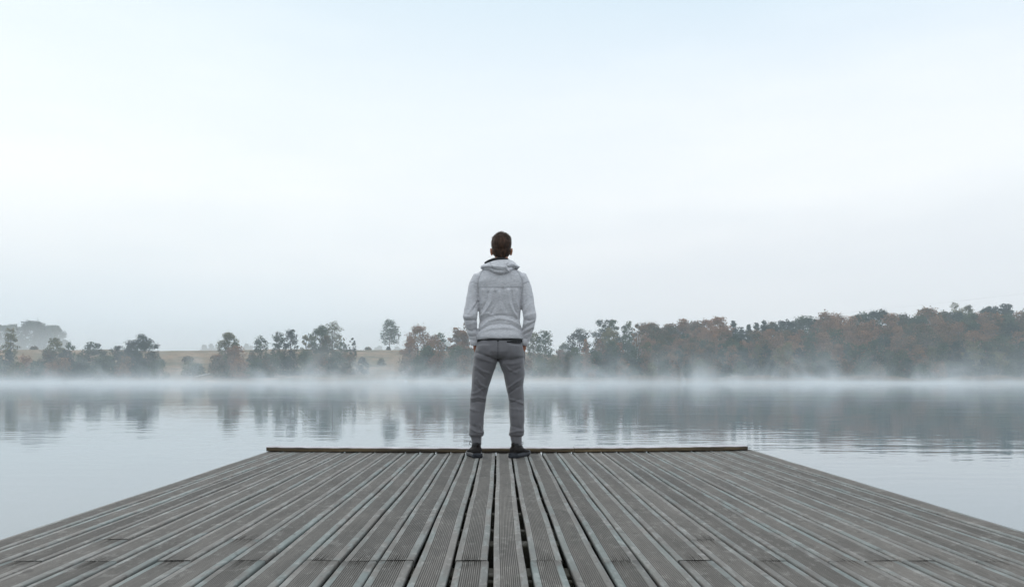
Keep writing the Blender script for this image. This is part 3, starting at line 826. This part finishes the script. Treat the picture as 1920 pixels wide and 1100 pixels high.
for s in (-1, 1):
    m_, t_, b_ = material("eye_white"); b_.inputs['Base Color'].default_value = (.7, .68, .65, 1); b_.inputs['Roughness'].default_value = .2
    mb = MB(); mb.ball(((HX+s*.031)*KS, .0755, .62+(1.668-.62)*KS), (.0125, .0105, .0075), 14, 10); e = mb.build("eye", m_, body_o)
    m2, t2, b2 = material("iris"); b2.inputs['Base Color'].default_value = (.05, .03, .02, 1); b2.inputs['Roughness'].default_value = .15
    mb = MB(); mb.ball(((HX+s*.031)*KS, .0835, .62+(1.668-.62)*KS), (.0052, .0035, .0052), 12, 8); mb.build("iris", m2, e)

# hair: a cropped cap with many short combed locks
m, t, b = material("brown_hair")
hn = noise(t, 1, 4, .6, mscale=(60, 60, 14))
lnk(t, ramp(t, hn, [(.3, (.018, .008, .005)), (.55, (.055, .026, .014)), (.75, (.13, .062, .034))]), b.inputs['Base Color'])
b.inputs['Roughness'].default_value = .6; b.inputs['Specular IOR Level'].default_value = .3
hair = MB()
hair.ball((HX, -.024, 1.688), (.0795, .092, .085), 28, 18)
hair.ball((HX, -.034, 1.638), (.0745, .066, .070), 24, 14)
hair.ball((HX, -.037, 1.606), (.051, .048, .046), 24, 14)
hair.ball((HX+.010, .015, 1.735), (.058, .070, .038), 20, 12)
hair.ball((HX+.030, -.005, 1.725), (.048, .070, .036), 20, 12)
hair.ball((HX-.03, .020, 1.738), (.042, .055, .022), 20, 12)
def hair_def(co, no):
    d = crinkle(co, .0028, 30, 60)
    co = co+no*d[:, None]
    return mp3(co)
h_o = hair.remesh("hair", .004, 4, m, man, deform=hair_def)
me = h_o.data
nv = len(me.vertices)
co = np.empty(nv*3, dtype=np.float32); me.vertices.foreach_get("co", co); co = co.reshape(-1, 3)
no = np.empty(nv*3, dtype=np.float32); me.vertex_normals.foreach_get("vector", no); no = no.reshape(-1, 3)
rh = np.random.RandomState(8)
nh = 5200
ids = rh.randint(0, nv, nh)
p0 = co[ids]; n0 = no[ids]
crown_c = np.array([HX+.012, -.02, 1.76])
dirv = p0-crown_c; dirv[:, 2] -= .05
dirv += rh.normal(size=dirv.shape)*.035
topm = np.clip((p0[:, 2]-1.72)/.03, 0, 1)[:, None]
dirv = dirv*(1-topm)+(np.array([.6, .25, .12])*.1+rh.normal(size=dirv.shape)*.04)*topm
dirv -= n0*(dirv*n0).sum(1)[:, None]
dirv /= np.linalg.norm(dirv, axis=1)[:, None]+1e-9
ln_ = (.011+.012*topm[:, 0])*rh.uniform(.6, 1.3, nh)
low_ = np.clip((1.60-p0[:, 2])/.03, 0, 1); ln_ *= (1-.6*low_)
side = np.cross(n0, dirv)*(.0011+.0006*topm)
tip = p0+dirv*ln_[:, None]+n0*(ln_*(.22+.20*topm[:, 0]))[:, None]
mid = p0+dirv*(ln_*.5)[:, None]+n0*(ln_*.30)[:, None]
Vh = np.stack([p0-side, p0+side, mid+side*.9, mid-side*.9, tip+side*.2, tip-side*.2], 1).reshape(-1, 3)
k6 = np.arange(nh)[:, None]*6+nv
Qh = np.concatenate([k6+np.array([[0, 1, 2, 3]]), k6+np.array([[3, 2, 4, 5]])])
Q0 = np.array([list(p.vertices) if len(p.vertices) == 4 else list(p.vertices)[:3]+[p.vertices[0]] for p in me.polygons if len(p.vertices) == 4])
new = quads_mesh("hair", np.concatenate([co, Vh]), np.concatenate([Q0, Qh])); new.materials.append(m)
h_o.data = new; bpy.data.meshes.remove(me)
new.polygons.foreach_set("use_smooth", np.ones(len(new.polygons), dtype=bool))

# jacket
m, t, b = material("grey_melange_jersey")
st = noise(t, 1, 4, .7, mscale=(38, 38, 210)); st2 = noise(t, 1, 3, .6, mscale=(90, 90, 420))
c = ramp(t, st, [(.30, (.40, .40, .425)), (.48, (.53, .53, .555)), (.66, (.63, .625, .65))])
c = mixc(t, math_(t, 'MULTIPLY', ramp(t, st2, [(.36, 1), (.46, 0)]), .35), c, (.22, .22, .245))
c = mixc(t, math_(t, 'MULTIPLY', attr(t, "seam"), .45), c, (.07, .072, .085))
lnk(t, c, b.inputs['Base Color']); b.inputs['Roughness'].default_value = .9
b.inputs['Sheen Weight'].default_value = .25; b.inputs['Sheen Roughness'].default_value = .5
bump(t, b, st2, .35, .001)
M_jersey = m
jk = MB()
jk.loft([(0, 0, .929, .176, .112), (0, 0, .934, .183, .120), (0, 0, .96, .182, .120), (0, .002, 1.0, .172, .112), (0, .005, 1.08, .163, .104), (0, .003, 1.20, .169, .112),
         (0, 0, 1.30, .176, .118), (0, -.004, 1.38, .188, .114), (0, -.006, 1.43, .186, .104), (0, -.008, 1.465, .168, .094), (0, -.01, 1.49, .125, .082), (0, -.012, 1.525, .078, .074), (0, -.012, 1.545, .068, .070)], 40, 2.35)
jk.tube(ARM_L, [.044, .060, .054, .049, .054, .0565, .048, .042, .038, .037], 22)
jk.tube(ARM_R, [.044, .060, .054, .049, .055, .0530, .049, .044, .040, .037], 22)
SEAMS = [J1([(305, 400), (285, 430), (264, 480), (258, 540), (262, 600)]), J1([(575, 395), (610, 435), (636, 490), (643, 545), (636, 600)]), J1([(262, 553), (350, 556), (450, 560), (550, 556), (642, 550)]),
         J1([(186, 512), (215, 505), (258, 520)]), J1([(645, 520), (690, 500), (716, 515)]), J1([(244, 975), (440, 994), (640, 990)])]
FJ = [(J1([(515, 580), (525, 690), (565, 770), (605, 835)]), .009, .010), (J1([(548, 590), (556, 690), (590, 770)]), .007, -.007), (J1([(590, 580), (583, 680), (612, 750)]), .008, .008),
      (J1([(470, 575), (475, 680), (500, 750)]), .011, -.006), (J1([(385, 580), (372, 680), (335, 740), (290, 795)]), .010, .009), (J1([(345, 600), (330, 680), (290, 740)]), .008, -.006),
      (J1([(440, 600), (448, 740)]), .010, .005), (J1([(300, 580), (290, 690)]), .008, .006), (J1([(410, 600), (405, 720), (370, 780)]), .008, -.006),
      (J1([(280, 900), (350, 838), (440, 818), (540, 834), (632, 885)]), .011, .011), (J1([(275, 850), (350, 800), (450, 790), (560, 800), (635, 845)]), .009, -.008),
      (J1([(265, 925), (350, 876), (450, 862), (550, 872), (636, 920)]), .008, -.008), (J1([(262, 945), (360, 905), (470, 895), (570, 905), (638, 945)]), .010, .007),
      (J1([(580, 840), (625, 890), (635, 930)]), .008, .007), (J1([(300, 790), (340, 770), (400, 800)]), .008, .005),
      (J1([(132, 828), (190, 832), (252, 824)]), .006, -.009), (J1([(138, 795), (180, 806), (215, 790)]), .012, .006), (J1([(175, 865), (210, 856), (250, 850)]), .010, .005),
      (J1([(160, 905), (205, 925), (245, 900)]), .006, -.008), (J1([(180, 965), (210, 966), (240, 962)]), .005, -.007), (J1([(175, 940), (240, 935)]), .008, .006),
      (J1([(215, 745), (262, 672)]), .007, -.009), (J1([(180, 770), (235, 690)]), .009, .007), (J1([(235, 780), (262, 720)]), .006, .006), (J1([(225, 540), (252, 600)]), .007, -.008),
      (J1([(650, 825), (700, 838), (735, 825)]), .007, -.008), (J1([(660, 800), (700, 785), (756, 770)]), .012, .006), (J1([(640, 905), (690, 880), (742, 850)]), .007, -.009), (J1([(645, 870), (740, 830)]), .008, .006),
      (J1([(642, 955), (690, 935), (725, 905)]), .006, -.009), (J1([(645, 930), (725, 885)]), .007, .007), (J1([(650, 1005), (705, 965)]), .005, -.007), (J1([(632, 735), (668, 668)]), .007, -.009), (J1([(650, 760), (700, 690)]), .008, .007),
      (J1([(652, 600), (668, 520)]), .007, -.008), (J1([(300, 500), (400, 470), (500, 490), (600, 480)]), .02, .003), (J1([(330, 520), (340, 450)]), .012, .004)]
def jk_def(co, no):
    d = fold_disp(co, no, FJ[:9])*1.2+fold_disp(co, no, FJ[9:])*.72+crinkle(co, .0035)
    for s_ in SEAMS: d -= .0018*np.exp(-(seg_dist(co[:, 0], co[:, 2], s_)/.004)**2)*(no[:, 1] < 0)
    # ribbed cuffs pulled in
    return mp3(co+no*d[:, None])
jk_o = jk.remesh("jacket", .0058, 3, M_jersey, man, deform=jk_def)
def add_seams_creases(o, seams_creases, w):
    me = o.data; n = len(me.vertices)
    co = np.empty(n*3, dtype=np.float32); me.vertices.foreach_get("co", co); co = co.reshape(-1, 3)
    no = np.empty(n*3, dtype=np.float32); me.vertex_normals.foreach_get("vector", no); no = no.reshape(-1, 3)
    x = co[:, 0]/KS; z = .62+(co[:, 2]-.62)/KS
    v = np.zeros(n)
    for s_ in seams_creases: v = np.maximum(v, np.exp(-(seg_dist(x, z, s_)/w)**2))
    v *= np.clip(-no[:, 1]*2+.3, 0, 1)
    at = me.attributes.new("seam", 'FLOAT', 'POINT'); at.data.foreach_set("value", v.astype(np.float32))
add_seams_creases(jk_o, SEAMS+[J1([(135, 829), (250, 826)])], .0042)  # the extra stroke paints shade into the left elbow crease
m, t, b = material("black_lining"); lnk(t, ramp(t, noise(t, 60, 3), [(.3, (.008, .008, .009)), (.7, (.02, .02, .022))]), b.inputs['Base Color']); b.inputs['Roughness'].default_value = .85
M_black = m
for AR in (ARM_L, ARM_R):      # knitted cuffs
    e = Vector(AR[-1]); d_ = (e-Vector(AR[-2])).normalized()
    mb = MB(); pts_c = [e-d_*.045+Vector((0, 0, 0)), e-d_*.01, e+d_*.008, e+d_*.011]
    mb.tube(pts_c, [.0395, .0385, .038, .033], 22)
    o = mb.build("cuff", M_jersey, jk_o); co = np.array([v.co[:] for v in o.data.vertices]); co = mp3(co); o.data.vertices.foreach_set("co", co.astype(np.float32).ravel())
# hood
hx = [-.149, -.12, -.08, -.04, 0, .04, .08, .11, .145, .158]
ht_ = [1.508, 1.526, 1.539, 1.550, 1.556, 1.559, 1.557, 1.547, 1.513, 1.506]
hb_ = [1.484, 1.476, 1.468, 1.441, 1.428, 1.436, 1.457, 1.482, 1.491, 1.496]
hd = MB(); rings = []
XS = np.linspace(-.152, .160, 26)
for x in XS:
    zt = float(np.interp(x, hx, ht_)); zb = float(np.interp(x, hx, hb_)); k_ = 1-min(1, abs(x-.004)/.165)**2
    yc = -.092+2.0*x*x; th_ = .012+.026*k_
    ring = []
    for q in range(20):
        a = 2*math.pi*q/20; cz, cyy = math.cos(a), math.sin(a)
        z = (zt+zb)/2+(zt-zb)/2*cz
        y = yc+th_*cyy+.020*k_*cz*1.0-.012*k_*(1-abs(cz))
        ring.append((x, y, z))
    rings.append(ring)
hd.rings(rings)
hd.tube([(-.135, -.055, 1.498), (-.115, 0, 1.492), (-.08, .05, 1.482), (-.03, .085, 1.46), (.0, .09, 1.43)], [.018, .024, .026, .024, .016], 14, .8)
hd.tube([(.142, -.050, 1.502), (.118, 0, 1.492), (.08, .05, 1.482), (.03, .085, 1.46), (.0, .09, 1.43)], [.016, .024, .026, .024, .016], 14, .8)
JH = lambda pts: [((900+a/10.475-937)/235.1, .62-(425+b_/10.475-709)/235.1) for a, b_ in pts]
FH = [(JH([(200, 740), (230, 820), (290, 900)]), .005, -.006), (JH([(50, 800), (190, 810), (330, 830), (500, 840)]), .009, .006), (JH([(60, 850), (200, 850), (330, 900), (450, 900)]), .006, -.007),
      (JH([(640, 830), (560, 840), (520, 800), (545, 760)]), .006, -.012), (JH([(500, 760), (510, 860), (540, 900)]), .007, .008), (JH([(620, 770), (720, 800)]), .008, .005), (JH([(560, 900), (620, 850)]), .006, .006)]
def hd_def(co, no): return mp3(co+no*(fold_disp(co, no, FH)+crinkle(co, .003, 14, 30))[:, None])
hd_o = hd.remesh("hood", .005, 3, M_jersey, jk_o, deform=hd_def)
add_seams_creases(hd_o, [JH([(200, 740), (225, 810), (262, 870)]), JH([(640, 833), (770, 828)])], .003)
ln = MB()
ln.tube([(-.120, -.060, 1.528), (-.085, -.068, 1.544), (-.05, -.074, 1.556), (-.01, -.078, 1.562), (.03, -.076, 1.563), (.06, -.066, 1.558), (.085, -.035, 1.54), (.08, .02, 1.52), (.03, .065, 1.50), (-.03, .065, 1.50), (-.08, .02, 1.52), (-.095, -.03, 1.53)], [.009, .012, .013, .012, .010, .010, .010, .010, .010, .010, .010, .009], 12)
ln.remesh("lining", .004, 2, M_black, jk_o, deform=mp3)

# trousers
m, t, b = material("grey_sweatpants")
mel = noise(t, 260, 3, .7); mel2 = noise(t, 40, 4)
c = ramp(t, mel, [(.3, (.095, .092, .100)), (.7, (.160, .155, .166))])
c = mixc(t, ramp(t, mel2, [(.3, 0), (.7, .3)]), c, (.13, .127, .138))
c = mixc(t, math_(t, 'MULTIPLY', attr(t, "seam"), .5), c, (.035, .034, .038))
lnk(t, c, b.inputs['Base Color']); b.inputs['Roughness'].default_value = .92; b.inputs['Sheen Weight'].default_value = .3
M_pants = m
tr_ = MB()
tr_.loft([(0, 0, .775, .10, .085), (0, -.012, .80, .165, .115), (-.004, -.016, .83, .192, .122), (-.004, -.012, .87, .186, .118), (0, -.004, .92, .172, .110), (0, 0, .957, .160, .100)], 36, 2.3)
tr_.loft([(-.090, -.012, .88, .095, .115), (-.107, -.016, .80, .101, .118), (-.114, -.008, .755, .0965, .108), (-.1375, 0, .658, .0845, .098), (-.1575, .006, .55, .0690, .083), (-.1745, .012, .437, .0640, .073),
          (-.184, -.002, .33, .0605, .071), (-.186, -.006, .233, .0565, .066), (-.1865, -.004, .19, .0575, .064), (-.187, -.002, .172, .0605, .066), (-.187, 0, .160, .052, .056), (-.187, 0, .155, .042, .048)], 28, 2.1)
tr_.loft([(.088, -.012, .88, .095, .115), (.093, -.016, .80, .103, .118), (.092, -.008, .755, .1015, .108), (.1125, 0, .658, .0855, .098), (.119, .006, .55, .0700, .083), (.136, .012, .437, .0620, .073),
          (.137, -.002, .33, .0610, .071), (.1385, -.006, .233, .0560, .066), (.136, -.004, .19, .0575, .064), (.133, -.002, .172, .0610, .066), (.132, 0, .160, .052, .056), (.131, 0, .155, .044, .048)], 28, 2.1)
for s in (-1, 1): tr_.ball((s*.160, .055, .795), (.046, .062, .100), 20, 14)
SP = [J2([(412, 85), (412, 235)]), J2([(225, 110), (262, 85)])]
FT = [(J2([(235, 178), (300, 205), (400, 238)]), .010, -.011), (J2([(228, 215), (330, 250), (392, 262)]), .010, .006), (J2([(430, 238), (530, 243), (622, 222)]), .010, -.011), (J2([(440, 270), (540, 275), (620, 255)]), .010, .005),
      (J2([(412, 90), (412, 240)]), .006, -.007), (J2([(300, 120), (330, 180)]), .03, .007), (J2([(500, 120), (520, 180)]), .03, .007),
      (J2([(225, 290), (290, 335), (345, 350)]), .009, .007), (J2([(235, 330), (300, 380)]), .008, -.006), (J2([(240, 395), (265, 440), (320, 470)]), .009, .008), (J2([(225, 440), (290, 500)]), .008, -.007),
      (J2([(190, 560), (250, 545), (310, 560)]), .008, .008), (J2([(200, 590), (250, 580), (300, 590)]), .007, -.007), (J2([(185, 520), (240, 510), (300, 470)]), .008, .006), (J2([(180, 640), (240, 660)]), .009, .005),
      (J2([(450, 260), (500, 320), (560, 345)]), .009, .007), (J2([(520, 340), (590, 310)]), .008, -.007), (J2([(500, 470), (550, 430), (615, 390)]), .009, .008), (J2([(505, 510), (560, 470), (620, 440)]), .007, -.008),
      (J2([(505, 560), (560, 575), (620, 600)]), .008, .008), (J2([(515, 590), (600, 560)]), .007, -.006), (J2([(520, 640), (610, 650)]), .010, .004),
      (J2([(185, 800), (240, 830), (290, 835)]), .008, .008), (J2([(180, 770), (230, 790)]), .008, -.006), (J2([(262, 770), (288, 840)]), .006, .006), (J2([(515, 840), (570, 820), (622, 822)]), .008, .008), (J2([(520, 780), (600, 800)]), .008, -.006), (J2([(215, 640), (225, 760)]), .01, .005), (J2([(570, 640), (585, 770)]), .01, .005)]
def tr_def(co, no): return mp3(co+no*(fold_disp(co, no, FT)+crinkle(co, .0032, 8, 19))[:, None])
tr_o = tr_.remesh("trousers", .0062, 3, M_pants, man, deform=tr_def)
add_seams_creases(tr_o, SP, .003)
for cx, cx2, rr_ in ((-.187, -.184, .0405), (.130, .137, .0435)):
    mb = MB(); mb.loft([(cx, 0, .172, rr_, rr_*1.12), (cx, 0, .150, rr_+.002, rr_*1.12+.002), (cx*.5+cx2*.5, 0, .12, rr_-.001, rr_*1.1), (cx2, 0, .092, rr_-.003, rr_*1.08), (cx2, 0, .088, rr_-.007, rr_)], 26)
    o = mb.build("cuff", M_pants, tr_o); co = mp3(np.array([v.co[:] for v in o.data.vertices])); o.data.vertices.foreach_set("co", co.astype(np.float32).ravel())
wb = MB(); wb.loft([(0, 0, .905, .180, .114), (0, 0, .915, .1785, .1145), (0, 0, .935, .172, .108)], 40, 2.3); wb.build("waistband", M_black, tr_o)
zb_ = MB(); zb_.tube([(.055, -.1175, .902), (.085, -.114, .902), (.13, -.100, .901), (.165, -.068, .900)], [.006]*4, 8, .8); zb_.build("pocket_zip", M_black, tr_o)

# shoes and socks
m, t, b = material("shoe_mesh_fabric")
lnk(t, ramp(t, noise(t, 300, 3), [(.3, (.007, .006, .006)), (.7, (.022, .018, .017))]), b.inputs['Base Color']); b.inputs['Roughness'].default_value = .7
b.inputs['Specular IOR Level'].default_value = .15
M_shoe = m
m, t, b = material("rubber_sole")
lnk(t, ramp(t, noise(t, 1, 3, mscale=(20, 20, 120)), [(.35, (.008, .009, .012)), (.65, (.034, .039, .05))]), b.inputs['Base Color']); b.inputs['Roughness'].default_value = .55
b.inputs['Specular IOR Level'].default_value = .25
M_sole = m
def shoe(cx, cyy, ang, s):
    R = Matrix.Rotation(ang, 4, 'Z'); T_ = Matrix.Translation((cx, cyy, 0))
    def place(o): o.data.transform(T_ @ R); return o
    up = MB(); rings = []
    S = [(-.076, .016, .060, .034), (-.070, .028, .082, .03), (-.055, .037, .098, .028), (-.025, .040, .104, .026), (.015, .041, .100, .025), (.05, .043, .090, .024), (.09, .047, .072, .022), (.135, .049, .058, .022), (.175, .045, .049, .024), (.20, .034, .042, .026), (.214, .018, .036, .029)]
    for y, hw, top, bot in S:
        ring = []
        for q in range(20):
            a = 2*math.pi*q/20; c_, s_ = math.cos(a), math.sin(a)
            z = bot+(top-bot)*(.5+.5*s_)
            wz = 1-.38*max(0, s_)**1.5 if y < .07 else 1-.25*max(0, s_)**2
            ring.append((hw*wz*math.copysign(abs(c_)**.8, c_), y, z))
        rings.append(ring)
    up.rings(rings)
    uo = place(up.build("shoe", M_shoe, man))
    so = MB(); rings = []
    O = [(-.086, .022, .004, .040), (-.078, .036, .0, .040), (-.05, .043, 0, .037), (0, .041, 0, .034), (.05, .043, 0, .034), (.10, .051, 0, .033), (.15, .053, .001, .033), (.19, .045, .006, .036), (.215, .028, .013, .038), (.226, .012, .02, .038)]
    for y, hw, bot, top in O:
        wv = .004*math.sin(y*38)
        ring = [(-hw*.86, y, bot), (-hw*.98, y, bot+.006), (-hw*1.04, y, bot+.014), (-hw*.96, y, (bot+top)/2+.002), (-hw*.99, y, top-.005+wv), (-hw*.9, y, top+wv), (hw*.9, y, top+wv), (hw*.99, y, top-.005+wv), (hw*.96, y, (bot+top)/2+.002), (hw*1.04, y, bot+.014), (hw*.98, y, bot+.006), (hw*.86, y, bot)]
        rings.append(ring)
    so.rings(rings); place(so.build("sole", M_sole, uo))
    co_ = MB(); co_.loft([(0, -.012, .070, .036, .052), (0, -.012, .100, .034, .048), (0, -.016, .112, .032, .045), (0, -.016, .114, .027, .039)], 22); place(co_.build("collar", M_black, uo))
    tab = MB(); tab.tube([(0, -.066, .085), (0, -.066, .110), (0, -.060, .119)], [.010, .010, .007], 8, .5); place(tab.build("heel_tab", M_shoe, uo))
    la = MB()
    for k_ in range(4): la.tube([(-.022, .035+k_*.018, .101-k_*.0085), (0, .035+k_*.018, .106-k_*.0085), (.022, .035+k_*.018, .101-k_*.0085)], [.003]*3, 6)
    lp = [(s*.022, .030, .104), (s*.040, .022, .122), (s*.052, .015, .116), (s*.048, .012, .100), (s*.030, .020, .096)]
    la.tube(lp, [.0024]*5, 6); place(la.build("laces", M_black, uo))
    sk = MB(); sk.loft([(0, -.006, .085, .034, .042), (0, 0, .125, .032, .038)], 20); place(sk.build("sock", M_black, man))
shoe(-.186, -.005, math.radians(13), -1)
shoe(.131, -.005, math.radians(-24), 1)
#PERSON_END

# ------------------------------------------------------------------ air
def volume_box(name, x0, x1, y0, y1, z0, z1, mat):
    mb = MB(); mb.box(x0, x1, y0, y1, z0, z1); return mb.build(name, mat, None, False)
m = bpy.data.materials.new("haze_air"); m.use_nodes = True; t = m.node_tree
t.nodes.remove(t.nodes["Principled BSDF"])
pv = N(t, "ShaderNodeVolumePrincipled"); pv.inputs['Color'].default_value = (.87, .955, 1, 1); pv.inputs['Density'].default_value = .00062
lnk(t, pv.outputs[0], t.nodes["Material Output"].inputs['Volume'])
tag(volume_box("haze", -700, 700, -60, 1000, -3.0, 60, m), kind="stuff")

m = bpy.data.materials.new("lake_mist"); m.use_nodes = True; t = m.node_tree
t.nodes.remove(t.nodes["Principled BSDF"])
pv = N(t, "ShaderNodeVolumePrincipled"); pv.inputs['Color'].default_value = (.955, .982, 1, 1)
pos = N(t, "ShaderNodeTexCoord").outputs['Object']
sp = N(t, "ShaderNodeSeparateXYZ"); lnk(t, pos, sp.inputs[0])
zk = N(t, "ShaderNodeMapRange", in_1=0.0, in_2=70.0, in_3=-1.15, in_4=-1.95); lnk(t, sp.outputs['X'], zk.inputs[0])
wn0 = noise(t, 1, 3, .6, vec=pos, mscale=(.028, .016, .06), dist=1.0)
zm = N(t, "ShaderNodeMapRange", in_1=.34, in_2=.64, in_3=.1, in_4=1.35); lnk(t, wn0, zm.inputs[0])
zf_ = math_(t, 'POWER', 2.718, math_(t, 'MULTIPLY', math_(t, 'MULTIPLY', sp.outputs['Z'], zk.outputs[0]), math_(t, 'SUBTRACT', 1.75, math_(t, 'MULTIPLY', zm.outputs[0], 1.0))))
tall = math_(t, 'POWER', 2.718, math_(t, 'MULTIPLY', sp.outputs['Z'], -1/4.5))
near = N(t, "ShaderNodeMapRange", in_1=26.0, in_2=130.0, interpolation_type='SMOOTHSTEP'); lnk(t, sp.outputs['Y'], near.inputs[0])
fars = N(t, "ShaderNodeMapRange", in_1=180.0, in_2=262.0, in_3=1.0, in_4=.15, interpolation_type='SMOOTHSTEP'); lnk(t, sp.outputs['Y'], fars.inputs[0])
wn = noise(t, 1, 3, .55, vec=pos, mscale=(.10, .05, .085), dist=1.4)
wn2 = noise(t, 1, 2, .5, vec=pos, mscale=(.02, .02, .05))
band = N(t, "ShaderNodeMapRange", in_1=222.0, in_2=248.0, in_3=0.0, in_4=.042, interpolation_type='SMOOTHSTEP'); lnk(t, sp.outputs['Y'], band.inputs[0])
bandx = N(t, "ShaderNodeMapRange", in_1=268.0, in_2=276.0, in_3=1.0, in_4=0.0); lnk(t, sp.outputs['Y'], bandx.inputs[0])
wisp = math_(t, 'MULTIPLY', ramp(t, wn, [(.48, 0), (.66, 1)]), bandx.outputs[0])
low = math_(t, 'MULTIPLY', zf_, math_(t, 'ADD', .25, math_(t, 'MULTIPLY', ramp(t, wn2, [(.35, 0), (.65, 1)]), 1.1)))
den = math_(t, 'ADD', math_(t, 'MULTIPLY', math_(t, 'MULTIPLY', low, .014), fars.outputs[0]), math_(t, 'MULTIPLY', math_(t, 'MULTIPLY', tall, wisp), math_(t, 'ADD', .003, band.outputs[0])))
den = math_(t, 'MULTIPLY', den, near.outputs[0])
# a thicker veil lying over the fields behind the open hill
vy = N(t, "ShaderNodeMapRange", in_1=292.0, in_2=350.0, in_3=0.0, in_4=.008, interpolation_type='SMOOTHSTEP'); lnk(t, sp.outputs['Y'], vy.inputs[0])
vx = N(t, "ShaderNodeMapRange", in_1=60.0, in_2=-10.0, interpolation_type='SMOOTHSTEP'); lnk(t, sp.outputs['X'], vx.inputs[0])
vz = N(t, "ShaderNodeMapRange", in_1=34.0, in_2=8.0, interpolation_type='SMOOTHSTEP'); lnk(t, sp.outputs['Z'], vz.inputs[0])
veil = math_(t, 'MULTIPLY', vy.outputs[0], math_(t, 'MULTIPLY', vx.outputs[0], vz.outputs[0]))
den = math_(t, 'ADD', den, veil)
lnk(t, den, pv.inputs['Density'])
lnk(t, pv.outputs[0], t.nodes["Material Output"].inputs['Volume'])
mo = tag(volume_box("mist", -300, 300, 30, 430, .03, 36, m), kind="stuff")
m.cycles.volume_step_rate = 0.25 if hasattr(m.cycles, 'volume_step_rate') else 1
